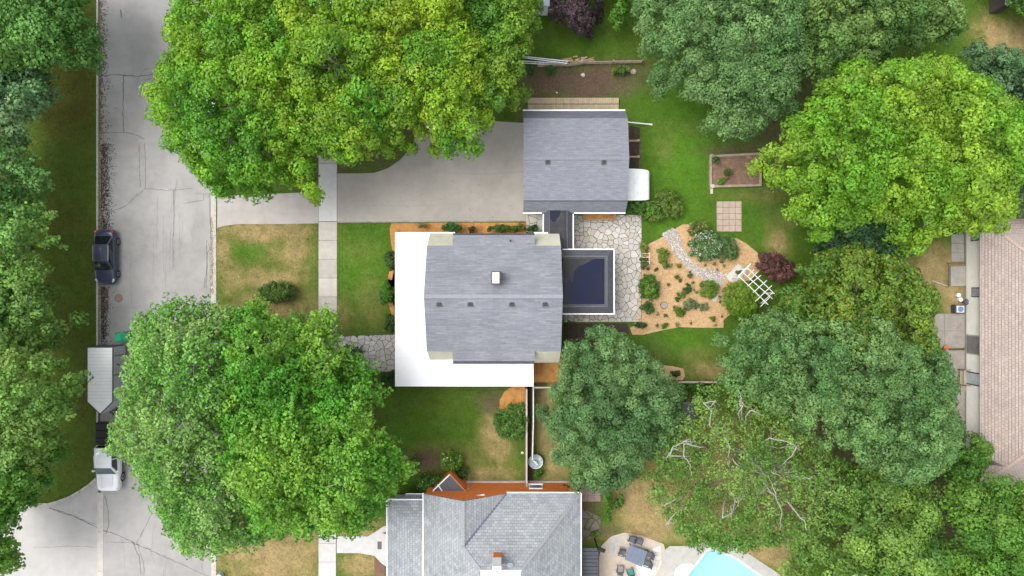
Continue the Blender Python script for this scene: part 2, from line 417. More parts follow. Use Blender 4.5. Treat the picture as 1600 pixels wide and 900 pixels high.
kerb('cross_gutter', [P(155.5,770), P(155.5,955)], .5, -.3, -.10, conc, 3.0)
kerb('east_kerb', [P(336,-60), P(336,955)], .2, -.3, .02, kerbM, 3.0)
kerb('east_gutter', [P(331.5,-60), P(331.5,955)], .27, -.3, -.105, conc, 3.0)
# cracks and sealed joints
def ribbon(mb, pts, w, z):
    path = []
    for i in range(len(pts)-1):
        a = P(*pts[i]); b = P(*pts[i+1]); n = max(2, int((b-a).length/.25))
        for k_ in range(n):
            path.append(a.lerp(b, k_/n)+Vector((random.gauss(0, .022), random.gauss(0, .022), 0)))
    path.append(P(*pts[-1]))
    vs = []
    for i, p in enumerate(path):
        d = path[min(i+1, len(path)-1)]-path[max(0, i-1)]; d.z = 0; d.normalize()
        r = Vector((-d.y, d.x, 0))*w*random.uniform(.25, .75)
        vs += [(p.x-r.x, p.y-r.y, z), (p.x+r.x, p.y+r.y, z)]
    mb.add(vs, [(2*i, 2*i+1, 2*i+3, 2*i+2) for i in range(len(path)-1)])
mb = MB()
for pts, w in (([(166,117),(190,116),(215,119),(238,115)],.07),([(192,117),(191,160),(192,207)],.09),([(165,207),(192,206),(210,209),(226,217)],.07),
               ([(212,132),(216,118),(224,109),(232,106)],.05),([(222,124),(240,122)],.05),([(187,14),(189,28)],.14),
               ([(216,225),(217,265),(218,292)],.05),([(225,222),(226,260),(226,294)],.06),([(226,294),(260,297),(300,294)],.045),
               ([(226,294),(205,312),(195,322),(178,328)],.05),([(270,298),(271,340),(269,380),(270,418)],.06),
               ([(303,302),(328,303)],.05),([(318,303),(317,313),(300,315),(284,318)],.05),([(326,303),(329,380),(324,395),(321,450)],.045),
               ([(322,375),(322,420),(318,450)],.05),([(75,794),(110,805),(150,825),(185,838),(210,850),(250,868),(290,886),(325,902)],.06),
               ([(212,850),(228,820),(240,795),(241,780)],.05),([(163,776),(168,800),(169,820),(164,835)],.05),([(163,848),(212,849)],.045),
               ([(205,846),(216,870),(219,900)],.06),([(213,850),(223,880),(224,902)],.04),([(150,820),(75,795)],.03),([(50,856),(120,854),(150,856)],.03)):
    ribbon(mb, pts, w, -.109)
tag(mb.build('crack_sealing', crackM), kind='structure')
mb = MB()
rr = random.Random(4)
for i in range(26):
    x = rr.uniform(170, 322); y = rr.uniform(0, 900); pts = [(x, y)]; dx = rr.gauss(0, 1)
    vert = rr.random() < .75
    for k_ in range(rr.randint(2, 5)):
        x += rr.gauss(0, 3) if vert else rr.uniform(5, 14)*(1 if dx > 0 else -1); y += rr.uniform(8, 24) if vert else rr.gauss(0, 2); pts.append((min(max(x, 163), 327), y))
    ribbon(mb, pts, .022, -.110)
for i in range(8):
    x = 240+i*6.5+rr.gauss(0, 1); y = rr.uniform(300, 380); ribbon(mb, [(x, y), (x+rr.gauss(0, 2), y+rr.uniform(40, 90))], .018, -.111)
tag(mb.build('hairline_cracks', crackM2), kind='structure')
# leaf litter along the kerb
def litter(name, label, pts_fn, N, smin, smax, cols, z, seed, cat='debris'):
    rs = np.random.RandomState(seed); px, py = pts_fn(rs, N); N = len(px); k = (CAMH-z)/(CAMH*PXM)
    zz = z+rs.uniform(0, .02, N) if np.isscalar(z) else z
    bx = (px-800)*k; by = (450-py)*k; a = rs.uniform(0, 6.28, N); s = rs.uniform(smin, smax, N); r = rs.uniform(.35, .8, N)
    ct, sn = np.cos(a)*s, np.sin(a)*s; v = np.zeros((N, 4, 3)); t = rs.uniform(-.3, .3, (N, 2))*s[:, None]
    v[:,0] = np.stack([bx+ct, by+sn, zz+abs(t[:,0])], -1); v[:,1] = np.stack([bx-sn*r, by+ct*r, zz+.005+abs(t[:,1])], -1)
    v[:,2] = np.stack([bx-ct, by-sn, zz+.004], -1); v[:,3] = np.stack([bx+sn*r, by-ct*r, zz+.006], -1)
    cc = np.array(cols)[rs.randint(0, len(cols), N)]*rs.uniform(.7, 1.3, (N, 1))
    return tag(link(name, fastmesh(name, v, 4, cc, chipM)), label, cat, kind='stuff')
def lf(rs, N):
    y = np.concatenate([rs.uniform(0, 235, N//6), rs.uniform(225, 362, N//2), rs.uniform(448, 530, N//6), rs.uniform(448, 545, N//6)])
    n = len(y); x = 158+np.abs(rs.normal(0, 1, n))*np.where((y > 225) & (y < 362), 8.5, 5.5)
    ok = x < 182; return x[ok], y[ok]
litter('leaf_litter', 'dark fallen leaf litter gathered in the west gutter', lf, 3600, .025, .07, [(.05,.04,.035),(.07,.05,.04),(.035,.03,.03)], -.112, 2)
litter('orange_litter', 'rusty brown fallen leaves along the west kerb', lambda rs, N: (rs.normal(156.5, 1.0, N), rs.uniform(0, 360, N)), 900, .02, .055, [(.26,.11,.04),(.14,.07,.04)], -.10, 3)
litter('kerb_weeds', 'yellowed weeds and grit along the east kerb', lambda rs, N: (rs.normal(331, 1.5, N), rs.uniform(340, 460, N)), 500, .02, .05, [(.30,.20,.06),(.2,.15,.08),(.12,.11,.05)], -.10, 4)
# manhole + catch basins
t = thing('manhole_cover', 'round rusty manhole cover in the road beside the gutter', 'manhole cover', P(184,466,-.12))
mb = MB(); mb.cyl(*P(184,466)[:2], -.13, -.108, .36, 24); mb.build('frame', M('old_iron', (.20,.14,.12), .8, .2, 8), t)
mb = MB(); mb.cyl(*P(184,466)[:2], -.12, -.10, .29, 24)
mb.build('lid', M('rusty_iron', (.26,.17,.14), .8, .2, 8), t)
for (y, lab) in ((459, 'upper dark iron drain grate set in the west gutter'), (478, 'lower dark iron drain grate set in the west gutter')):
    p = P(162, y); t = thing('drain_grate', lab, 'drain grate', (p.x, p.y, -.12), 'drain grates in the west gutter')
    mb = MB(); mb.box(p.x-.33, p.x+.33, p.y-.36, p.y+.36, -.13, -.104); mb.build('frame', M('drain_frame', (.11,.07,.06), .8, .3, 9), t)
    for i in range(6):
        mb = MB(); mb.box(p.x-.28+i*.1, p.x-.28+i*.1+.045, p.y-.30, p.y+.30, -.1035, -.09); mb.build('bar', M('old_iron', (.1,.1,.1)), t)
# sidewalk slabs
def slab_run(name, x0, x1, y0, y1, step, m, ms=None):
    root = bpy.data.objects.new(name, None); C.objects.link(root); root['kind'] = 'structure'
    y = y0
    while y < y1-2:
        ye = min(y+step, y1); a = P(x0, y); b = P(x1, ye)
        mb = MB(); h = .035+random.uniform(-.006, .006)
        mb.box(a.x, b.x, b.y+.014, a.y-.014, -.1, h); mm = m if ms is None else random.choice(ms)
        mb.build('slab', mm, root); y = ye
    return root
concs = [conc, M('concrete_b', (.39,.365,.325), .9, .12, 2, bump=.2), M('concrete_c', (.44,.41,.365), .9, .10, 2, bump=.2)]
slab_run('sidewalk', 498, 526.5, 346.5, 790, 29.3, conc, concs)
slab_run('driveway_crossing', 498, 526.5, 256, 346, 90, conc_l)
slab_run('upper_sidewalk', 498, 526.5, -60, 256, 29.3, conc, concs)
slab_run('lower_sidewalk', 498, 525, 790, 960, 29.3, conc_l)
mb = MB(); mb.prism(pp([(339.5,308),(344,306),(497,300),(497.5,349),(440,350),(372,350),(350,353),(339.5,356)]), -.2, .012); struct('driveway_apron', mb, M('apron_asphalt', (.38,.35,.33), .9, .1, .8, bump=.3, bscale=50))
mb = MB(); mb.prism(pp([(527,271),(560,271),(585,270),(606,263),(625,250),(638,236),(650,215),(656,190),(700,185),(818,192),(826,192),(826,346),(700,347),(527,348)]), -.2, .014); struct('driveway', mb, drive)
mb = MB(); ribbon(mb, [(527,347.4),(660,346.6),(818,345.6)], .06, .0165); ribbon(mb, [(700,270),(760,272),(818,268)], .02, .018); ribbon(mb, [(560,320),(640,322),(720,319)], .012, .018)
tag(mb.build('driveway_edge', crackM2), kind='structure')
litter('driveway_debris', 'few scattered twigs and leaves on the driveway', lambda rs, N: (rs.uniform(535,812,N), rs.uniform(280,344,N)), 90, .015, .05, [(.08,.06,.05)], .02, 11)
# entry path of the brick house
mb = MB(); mb.prism(pp([(526.2,838),(575,838),(600,822),(608,822),(608,888),(596,880),(585,868),(560,864),(526.2,864)]), -.1, .03); struct('entry_path', mb, conc_l)

# ---------------- voronoi flagstones ----------------
def clip(poly, nx, ny, d):
    out = []
    for i in range(len(poly)):
        a = poly[i]; b = poly[(i+1) % len(poly)]
        da = a[0]*nx+a[1]*ny-d; db = b[0]*nx+b[1]*ny-d
        if da <= 0: out.append(a)
        if (da < 0 < db) or (db < 0 < da):
            t_ = da/(da-db); out.append((a[0]+(b[0]-a[0])*t_, a[1]+(b[1]-a[1])*t_))
    return out
def flagstones(root, convex_px, size, mats, gap=.04, skip=None, z=.04, seed=1, name='stone', h=.05):
    rnd = random.Random(seed); reg = [tuple(P(*q)[:2]) for q in convex_px]
    a = sum(reg[i][0]*reg[(i+1)%len(reg)][1]-reg[(i+1)%len(reg)][0]*reg[i][1] for i in range(len(reg)))
    if a < 0: reg = reg[::-1]
    xs = [q[0] for q in reg]; ys = [q[1] for q in reg]; seeds = []
    area = (max(xs)-min(xs))*(max(ys)-min(ys)); n = int(area/size**2*1.3); tries = 0
    while len(seeds) < n and tries < n*30:
        tries += 1; q = (rnd.uniform(min(xs)-.2, max(xs)+.2), rnd.uniform(min(ys)-.2, max(ys)+.2)); md = size*rnd.uniform(.4, 1.15)
        if all((q[0]-s_[0])**2+(q[1]-s_[1])**2 > md*md for s_ in seeds): seeds.append(q)
    cnt = 0
    for q in seeds:
        if skip and skip(q): continue
        poly = [(q[0]-3*size, q[1]-3*size), (q[0]+3*size, q[1]-3*size), (q[0]+3*size, q[1]+3*size), (q[0]-3*size, q[1]+3*size)]
        for s_ in seeds:
            if s_ is q: continue
            dx, dy = s_[0]-q[0], s_[1]-q[1]; L = math.hypot(dx, dy)
            if L > 4*size: continue
            dx /= L; dy /= L; poly = clip(poly, dx, dy, dx*(q[0]+s_[0])/2+dy*(q[1]+s_[1])/2-gap/2)
            if len(poly) < 3: break
        if len(poly) < 3: continue
        for i in range(len(reg)):
            ax, ay = reg[i]; bx, by = reg[(i+1) % len(reg)]; L = math.hypot(bx-ax, by-ay); nx, ny = (by-ay)/L, -(bx-ax)/L
            poly = clip(poly, nx, ny, nx*ax+ny*ay)
            if len(poly) < 3: break
        if len(poly) < 3: continue
        ar = abs(sum(poly[i][0]*poly[(i+1)%len(poly)][1]-poly[(i+1)%len(poly)][0]*poly[i][1] for i in range(len(poly))))/2
        if ar < .02: continue
        cx = sum(p_[0] for p_ in poly)/len(poly); cy = sum(p_[1] for p_ in poly)/len(poly)
        pr = []
        for i in range(len(poly)):   # chamfer corners and jitter
            p0 = poly[i-1]; p1 = poly[i]; p2 = poly[(i+1) % len(poly)]
            for o_ in (p0, p2):
                t_ = rnd.uniform(.04, .12); pr.append((p1[0]+(o_[0]-p1[0])*t_+rnd.gauss(0, .008), p1[1]+(o_[1]-p1[1])*t_+rnd.gauss(0, .008)))
        mb = MB(); mb.prism([(p_[0]-cx, p_[1]-cy) for p_ in pr], -h, rnd.uniform(0, .02))
        o = link(name, mb.mesh(rnd.choice(mats)), root); o.location = (cx, cy, z); cnt += 1
    return cnt
root = bpy.data.objects.new('flagstone_patio', None); C.objects.link(root); root['kind'] = 'structure'
MB().prism(pp([(881,336),(1002.5,336),(1002.5,503),(881,503)]), -.1, .022).build('joint_bed', joint, root)
def sk(q):
    x = 800+q[0]*PXM; y = 450-q[1]*PXM
    return (x < 955 and 393 < y < 487) or (x < 890 and y < 487)
flagstones(root, [(881,336),(1002,336),(1002,503),(881,503)], .50, stone_t, skip=sk, seed=3)
root = bpy.data.objects.new('flagstone_walk', None); C.objects.link(root); root['kind'] = 'structure'
MB().prism(pp([(526,525),(545,524),(620,522),(620,581),(580,581),(526,580)]), -.1, .022).build('joint_bed', joint, root)
flagstones(root, [(527,526),(545,525),(619,523),(619,580),(580,580.5),(527,579)], .48, [stone_t[1], stone_t[1], stone_t[3], stone_t[0]], seed=8)
root = bpy.data.objects.new('side_flagstones', None); C.objects.link(root); root['kind'] = 'structure'
MB().prism(pp([(822,335),(848,335),(848,363),(822,363)]), -.1, .02).build('joint_bed', joint, root)
flagstones(root, [(822,335),(848,335),(848,363),(822,363)], .5, [stone_t[2], stone_t[1]], seed=9)
# ---------------- mulch beds ----------------
def bed(name, pts, m, z=.05):
    mb = MB(); mb.prism(pp(pts), -.1, z); return struct(name, mb, m)
bed('north_mulch_bed', [(612,349),(700,348),(822,348),(822,366),(620,366),(621,420),(608,424),(606,436),(620,440),(620,500),(612,492),(606,470),(612,440),(618,410),(611,380),(609,358)], mulchO)
bed('garden_mulch_bed', [(1003,386),(1020,378),(1040,368),(1057,356),(1068,350),(1085,352),(1100,375),(1150,372),(1165,380),(1182,394),(1190,405),(1190,420),(1170,440),(1165,470),(1130,500),(1130,512),(1090,512),(1062,511),(1035,516),(1005,523),(988,523),(984,512),(1003,505)], mulchM)
bed('corner_mulch_bed', [(780,640),(781,625),(788,612),(800,604),(823,602),(823,642),(810,650)], mulchO)
bed('south_mulch_bed', [(833,560),(880,560),(880,597),(833,597)], mulchO, .04)
bed('fence_mulch_bed', [(1030,570),(1050,572),(1068,576),(1070,588),(1066,594),(1030,592)], mulchM)
bed('house_side_soil_shade', [(880,505),(980,505),(984,520),(940,560),(880,560)], dsoil_shadeM, .03)  # soil strip, its dark tone paints the shade beside the house
bed('fence_gap_shade_strip', [(823.5,602),(833,602),(833,760),(823.5,760)], dsoil_shadeM, .03)  # dark sheet painting the fence's shade on the ground between the fences
bed('garage_side_soil', [(984,196),(1000,200),(998,264),(984,264)], dsoil_shadeM, .03)
bed('soil_strip', [(738,878),(750,868),(776,868),(776,905),(738,905)] if False else [(585,866),(600,880),(604,905),(585,905)], soilM, .02)
litter('mulch_chips', 'loose wood chips scattered over the garden bed', lambda rs, N: (lambda x, y: (x[ok_(x, y)], y[ok_(x, y)]))(rs.uniform(985,1190,N), rs.uniform(350,522,N)), 9000, .02, .06, [(.50,.31,.14),(.38,.20,.08),(.55,.38,.2)], .053, 5) if False else None
gbed = [(1003,388),(1057,358),(1068,352),(1085,354),(1100,375),(1150,374),(1180,396),(1188,418),(1165,440),(1160,470),(1128,500),(1128,510),(1062,509),(1035,514),(1005,520),(990,520)]
def inb(poly, x0, x1, y0, y1):
    def f(rs, N):
        x = rs.uniform(x0, x1, N); y = rs.uniform(y0, y1, N); ok = inpoly(x, y, poly); return x[ok], y[ok]
    return f
litter('mulch_chips', 'loose wood chips scattered over the garden bed', inb(gbed, 985,1190,350,522), 14000, .02, .06, [(.50,.30,.13),(.34,.18,.07),(.55,.37,.19)], .053, 5, 'mulch')
litter('mulch_crumbs', 'loose orange chips along the house beds', inb([(612,350),(820,349),(820,364),(620,364),(619,420),(612,380)], 608,822,348,422), 4500, .02, .05, [(.45,.2,.05),(.3,.13,.04),(.5,.3,.12)], .053, 6, 'mulch')
litter('soil_crumbs', 'crumbly bare soil and twigs behind the garage', inb([(820,108),(985,104),(985,150),(820,150)], 820,985,104,152), 5000, .015, .045, [(.12,.08,.055),(.2,.14,.1),(.07,.05,.04)], 0.0, 7, 'soil')
# gravel path
gp = [(1034,366),(1050,356),(1060,362),(1066,385),(1078,405),(1095,418),(1120,422),(1135,428),(1130,445),(1122,448),(1105,440),(1085,430),(1067,414),(1055,398),(1045,385)]
mb = MB(); mb.prism(pp(gp), -.1, .056); struct('gravel_path', mb, M('gravel_bed', (.30,.28,.26), .95, .25, 10))
def pebbles():
    rs = np.random.RandomState(9); x = rs.uniform(1030, 1140, 6500); y = rs.uniform(353, 450, 6500); ok = inpoly(x, y, gp); x = x[ok]; y = y[ok]; N = len(x)
    k = 1/PXM; bx = (x-800)*k; by = (450-y)*k; r = rs.uniform(.03, .085, N); n = 5; ang = np.arange(n)/n*2*np.pi
    V = np.zeros((N, n, 3, 3)); jit = rs.uniform(.75, 1.2, (N, n)); tx = rs.uniform(-.02, .02, N)
    for i in range(n):
        j = (i+1) % n
        V[:, i, 0] = np.stack([bx+r*jit[:,i]*np.cos(ang[i]), by+r*jit[:,i]*np.sin(ang[i]), np.full(N, .05)], -1)
        V[:, i, 1] = np.stack([bx+r*jit[:,j]*np.cos(ang[j]), by+r*jit[:,j]*np.sin(ang[j]), np.full(N, .05)], -1)
        V[:, i, 2] = np.stack([bx+tx, by+tx, .06+r*.6], -1)
    c = np.array([(.55,.52,.5),(.42,.4,.38),(.6,.55,.5),(.33,.31,.3)])[rs.randint(0, 4, N)]*rs.uniform(.8, 1.15, (N, 1))
    tag(link('pebbles', fastmesh('pebbles', V.reshape(-1, 3, 3), 3, np.repeat(c, n, 0), chipM)), 'pale rounded pebbles of the curved garden path', 'gravel', kind='stuff')
pebbles()

# ---------------- roof helper ----------------
def roof(name, pts3, mat, parent, step=.15, lift=.022, thick=.12, edge=None, eave=None):
    """a planar roof surface: underlay slab plus real lapped courses; pts3 world, first edge (0-1) is the eave"""
    p = [Vector(q) for q in pts3]; u = (p[1]-p[0]).normalized()
    nrm = (p[1]-p[0]).cross(p[2]-p[0]).normalized()
    if nrm.z < 0: nrm = -nrm
    s = nrm.cross(u).normalized()
    if s.z < 0: s = -s
    o0 = p[0]; poly = [((q-o0).dot(u), (q-o0).dot(s)) for q in p]
    smax = max(q[1] for q in poly); smin = min(q[1] for q in poly)
    mb = MB(); mb.uv = []
    def put(uvh):
        vs = []
        for (a, b, h) in uvh: vs.append(o0+u*a+s*b+nrm*h)
        n0 = len(mb.v); mb.add(vs, [tuple(range(len(vs)))]); mb.uv += [(a+7.3, b+3.1) for (a, b, h) in uvh]
    # slab
    n = len(poly); top = [(a, b, 0) for a, b in poly]; bot = [(a, b, -thick) for a, b in poly]
    if nrm.dot((p[1]-p[0]).cross(p[2]-p[1])) < 0: pass
    put(bot[::-1])
    for i in range(n): j = (i+1) % n; put([bot[i], bot[j], top[j], top[i]])
    k = max(1, math.ceil((smax-smin)/step)); st = (smax-smin)/k
    for i in range(k):
        lo = smin+i*st; hi = lo+st
        c = clip(clip(poly, 0, 1, hi), 0, -1, -lo)
        if len(c) < 3: continue
        q = [(a, b, lift*(1-(b-lo)/st)+.002) for a, b in c]; put(q)
        lows = sorted([a for a, b in c if abs(b-lo) < 1e-5])
        if len(lows) >= 2: put([(lows[0], lo, 0), (lows[-1], lo, 0), (lows[-1], lo, lift+.002), (lows[0], lo, lift+.002)])
    return mb.build(name, mat, parent)
def strip(mb, a, b, w=.1, h=.1): mb.bar(a, b, w, h)
def wallring(mb, pts, z0, z1): mb.prism(pts, z0, z1)

# ---------------- main house ----------------
H = thing('main_house', 'large grey shingled house with wide white wraparound porch roof', 'house', P(770,460))
zE, zR, zB = 5.3, 7.3, 3.2
xW = P(672,364,zB).x; xE = P(876.5,384,zE).x
yNe = P(0,384,zE).y; yR = P(0,463,zR).y; ySe = P(0,549,zE).y; yNb = P(0,364.5,zB).y; ySb = P(0,566.5,zB).y
xd0 = P(707.5,0,5.2).x; xd1 = P(835.5,0,5.2).x
wallM = M('cream_siding', (.55,.52,.42), .7, .06, 4)
mb = MB(); mb.box(xW+.35, xE-.35, ySb+.35, yNb-.35, -.1, 3.15); mb.box(xW+.3, xE-.3, ySe+.15, yNe-.15, 3.15, 5.1); mb.build('wall', wallM, H)
R1 = roof('roof', [(xW,yNe,zE),(xE,yNe,zE),(xE,yR,zR),(xW,yR,zR)], slate, H)
R2 = roof('roof', [(xW,ySe,zE),(xE,ySe,zE),(xE,yR,zR),(xW,yR,zR)], slate, H)
# gable walls
for x in (xW+.32, xE-.34):
    MB().add([(x,ySe+.2,5.1),(x,yNe-.2,5.1),(x,yR,zR-.15),(x+.02,ySe+.2,5.1),(x+.02,yNe-.2,5.1),(x+.02,yR,zR-.15)], [(0,1,2),(5,4,3),(0,2,5,3),(1,4,5,2)]).build('gable_wall', wallM, H)

# dormers
yNd = P(0,367.5,5.12).y; ySd = P(0,564,5.12).y
zl = 4.95; yNl = P(0,364.5,zl).y; ySl = P(0,568.5,zl).y
roof('dormer_roof', [(xd0,yNd,5.12),(xd1,yNd,5.12),(xd1,yNe-.02,zE+.05),(xd0,yNe-.02,zE+.05)], slate, H, thick=.1)
roof('dormer_roof', [(xd0,ySd,5.12),(xd1,ySd,5.12),(xd1,ySe+.02,zE+.05),(xd0,ySe+.02,zE+.05)], slate, H, thick=.1)
MB().box(xd0+.15, xd1-.15, yNe-.3, yNd-.15, 3.1, 5.0).build('dormer_wall', wallM, H); MB().box(xd0+.15, xd1-.15, ySd+.15, ySe+.3, 3.1, 5.0).build('dormer_wall', wallM, H)
for y0, y1 in ((yNd, yNl), (ySd, ySl)):
    MB().add([(xd0,y0,5.12),(xd1,y0,5.12),(xd1,y1,zl),(xd0,y1,zl),(xd0,y0,4.9),(xd1,y0,4.9),(xd1,y1,4.8),(xd0,y1,4.8)], [(0,1,2,3),(4,5,6,7),(2,3,7,6),(0,3,7,4),(1,2,6,5)]).build('eave_strip', shD, H)
# cream roof slopes in the four corners
def slope(x0, x1, y0, y1, z0, z1, m, name='lower_roof_slope'):
    mb = MB(); mb.add([(x0,y0,z0),(x1,y0,z0),(x1,y1,z1),(x0,y1,z1),(x0,y0,z0-.15),(x1,y0,z0-.15),(x1,y1,z1-.15),(x0,y1,z1-.15)], [(0,1,2,3),(7,6,5,4),(0,4,5,1),(1,5,6,2),(2,6,7,3),(3,7,4,0)])
    return mb.build(name, m, H)
for x0, x1 in ((xW, xd0+.14), (xd1-.14, xE)):
    slope(x0, x1, yNb, yNe-.04, zB, zE-.06, cream); slope(x0, x1, ySb if x1 > 0 else P(0,562,zB).y, ySe+.04, zB, zE-.06, cream)
# white porch roof (L shaped)
zp = 3.12
A = P(619,364.5,zp); B = P(832,602,zp)
mb = MB()
mb.prism([(A.x,A.y),(xW+.3,A.y),(xW+.3,ySb+.4),(B.x,ySb+.4),(B.x,B.y),(A.x,B.y)], zp-.16, zp)
mb.build('porch_roof', white, H)
mb = MB(); e = .09
mb.box(A.x-e, A.x, B.y-e, A.y+e, zp-.22, zp+.02); mb.box(A.x, B.x+e, B.y-e, B.y, zp-.22, zp+.02); mb.box(B.x, B.x+e, B.y, ySb+.4, zp-.22, zp+.02)
mb.box(A.x, xd0, A.y, A.y+e, zp-.22, zp+.02)
mb.build('gutter', whitep, H)
x_ = P(690,0,zp).x; MB().box(x_, x_+.02, B.y, P(0,569,zp).y, zp, zp+.006).build('membrane_seam', M('white_seam', (.66,.66,.66), .7, .03), H)
for xx in (725, 762, 800): x2_ = P(xx,0,zp).x; MB().box(x2_, x2_+.02, B.y, P(0,569,zp).y, zp, zp+.006).build('membrane_seam', MATS['white_seam'], H)
for yy in (400, 440, 520, 560): y2_ = P(0,yy,zp).y; MB().box(A.x, P(661,0,zp).x, y2_, y2_+.02, zp, zp+.006).build('membrane_seam', MATS['white_seam'], H)
y_ = P(0,480,zp).y; MB().box(A.x, P(661,0,zp).x, y_, y_+.02, zp, zp+.006).build('membrane_seam', M('white_seam', (.72,.72,.72)), H)
mb = MB(); xe = P(876,0,zB).x; mb.box(xd1, xe+.07, yNb, yNb+.08, zB-.12, zB+.02); mb.box(xe, xe+.07, yNe, yNb, zB-.12, zB+.02); mb.build('gutter', whitep, H)
for x, y in ((621,366),(621,440),(621,520),(621,600),(690,600),(760,600),(830,600)):
    q = P(x, y, zp); q.x += .2 if x < 700 else 0; q.y += .2 if y > 590 else 0
    MB().box(q.x-.07, q.x+.07, q.y-.07, q.y+.07, -.05, zp-.16).build('porch_column', whitep, H)
mb = MB(); mb.box(A.x+.2, xW+.4, B.y+.2, A.y-.2, -.05, .45); mb.box(xW+.4, B.x-.2, B.y+.2, ySb+.34, -.05, .45); mb.build('porch_floor', wood2, H)
# chimney
def chimney(px, py, w, d, z0, z1, parent, m, capm, capi=-.03):
    q = P(px, py, z1); mb = MB(); mb.box(q.x-w/2, q.x+w/2, q.y-d/2, q.y+d/2, z0, z1)
    c = mb.build('chimney', m, parent, bevel=.01)
    mb = MB(); mb.box(q.x-w/2+capi, q.x+w/2-capi, q.y-d/2+capi, q.y+d/2-capi, z1+.002, z1+.09); mb.build('chimney_cap', capm, c, bevel=.02)
    mb = MB(); mb.cyl(q.x, q.y, z1+.091, z1+.2, .10, 12); mb.build('flue', conc, c)
    return c, q
c, q = chimney(774.8, 434, .70, 1.0, 6.0, 8.2, H, M('weathered_brick', (.10,.08,.075), .85, .2, 8), M('cap_concrete', (.60,.55,.48), .85, .12, 5), .08)
def vent(px, py, z, parent, s=.5):
    q = P(px, py, z); mb = MB(); h = s/2
    mb.box(q.x-h, q.x+h, q.y-h*.85, q.y+h*.85, z-.18, z+.06)
    v = mb.build('roof_vent', M('vent_grey', (.11,.11,.12), .6, .1, 5), parent, bevel=.02)
    mb = MB(); mb.add([(q.x-h*.72,q.y-h*.6,z+.062),(q.x+h*.72,q.y-h*.6,z+.062),(q.x+h*.6,q.y+h*.5,z+.15),(q.x-h*.6,q.y+h*.5,z+.15),(q.x-h*.72,q.y+h*.7,z+.062),(q.x+h*.72,q.y+h*.7,z+.062)], [(0,1,2,3),(3,2,5,4),(0,3,4),(1,5,2)])
    mb.build('vent_hood', M('vent_hood_grey', (.045,.045,.05), .5, .1, 5), v)
for x in (686.5, 735, 800, 852): vent(x, 475.5, 7.0, R2)
q = P(797.5, 376, 5.5); MB().cyl(q.x, q.y, 5.1, 5.75, .07, 10).build('vent_pipe', blackM, R1)
mb = MB(); q0 = Vector((xW, yR, zR+.02)); mb.bar(q0, (xE, yR, zR+.02), .3, .05); mb.build('ridge_cap', slate if False else M('ridge_shingle', (.225,.235,.26), .85, .12, 5), R1)
# flat roofed rear addition
zA = 3.2
a = P(879,388.5,zA); b = P(960.5,491.5,zA)
mb = MB(); mb.box(a.x-.2, b.x-.15, b.y+.15, a.y-.15, -.1, 2.95); mb.build('wall', wallM, H)
mb = MB(); mb.box(a.x, b.x, a.y-.1, a.y, zA-.2, zA); mb.box(a.x, b.x, b.y, b.y+.1, zA-.2, zA); mb.box(b.x-.1, b.x, b.y+.1, a.y-.1, zA-.2, zA); mb.build('gutter', whitep, H)
def ring(mb, o, i, zo, zi):
    (x0,x1,y0,y1) = o; (u0,u1,v0,v1) = i
    mb.add([(x0,y0,zo),(x1,y0,zo),(x1,y1,zo),(x0,y1,zo),(u0,v0,zi),(u1,v0,zi),(u1,v1,zi),(u0,v1,zi)], [(0,1,5,4),(1,2,6,5),(2,3,7,6),(3,0,4,7)])
o0 = (a.x, b.x-.1, b.y+.1, a.y-.1); ii = (a.x, b.x-.62, b.y+.62, a.y-.60)
mb = MB(); ring(mb, o0, ii, zA-.03, zA+.28); mb.build('roof_rim', membr2, H)
o1 = ii; i1 = (a.x, b.x-.72, b.y+.72, a.y-.70)
mb = MB(); ring(mb, o1, i1, zA+.28, zA+.29); ring(mb, i1, (a.x, b.x-.86, b.y+.86, a.y-.84), zA+.282, zA+.12); mb.build('roof_lip', M('lip_metal', (.10,.10,.115), .6, .15, 3), H)
mb = MB(); mb.box(a.x-.1, b.x-.86, b.y+.86, a.y-.84, zA, zA+.12); mb.build('roof_membrane', membr, H)
MB().prism([(a.x,a.y-.1),(b.x-.1,a.y-.1),(b.x-.1,b.y+.1),(a.x,b.y+.1)], zA-.2, zA-.035).build('roof_deck', membr2, H)
zz = zA+.125
pud = [(886,479),(883,462),(884,444),(890,436),(893,442),(896,436),(897,424),(905,416),(915,412),(930,404),(944,402),(948,406),(948,430),(948,455),(947,476),(925,479),(900,480)]
MB().prism([P(x, y, zz) for x, y in pud], zz-.008, zz).build('puddle', puddle, H)
# covered walkway between house and garage
Bz = thing('covered_walkway', 'narrow dark roofed walkway linking the house and the garage', 'walkway', P(872,360))
a = P(848,334,2.9); b = P(896.5,389,2.9)
ytop = P(0,322,3.4).y
MB().box(a.x, a.x+.09, b.y, a.y, 2.75, 2.92).build('gutter', whitep, Bz); MB().box(b.x-.09, b.x, b.y, a.y, 2.75, 2.92).build('gutter', whitep, Bz)
xl = P(857.5,0,3.3).x; xr = P(887,0,3.3).x
mb = MB()
mb.add([(a.x+.09,b.y,2.86),(xl,b.y,3.25),(xl,ytop,3.3),(a.x+.09,a.y+.02,2.9)], [(0,1,2,3)])
mb.add([(b.x-.09,b.y,2.86),(xr,b.y,3.25),(xr,ytop,3.3),(b.x-.09,a.y+.02,2.9)], [(0,3,2,1)])
mb.add([(a.x+.09,a.y+.02,2.9),(xl,ytop,3.3),(xl+.1,ytop+.25,3.6),(a.x+.35,ytop+.05,3.55)], [(0,1,2,3)])
mb.build('side_slope', membr2, Bz)
mb = MB(); mb.box(xl, xr, b.y, ytop+.35, 3.1, 3.27); mb.build('roof_membrane', membr, Bz)
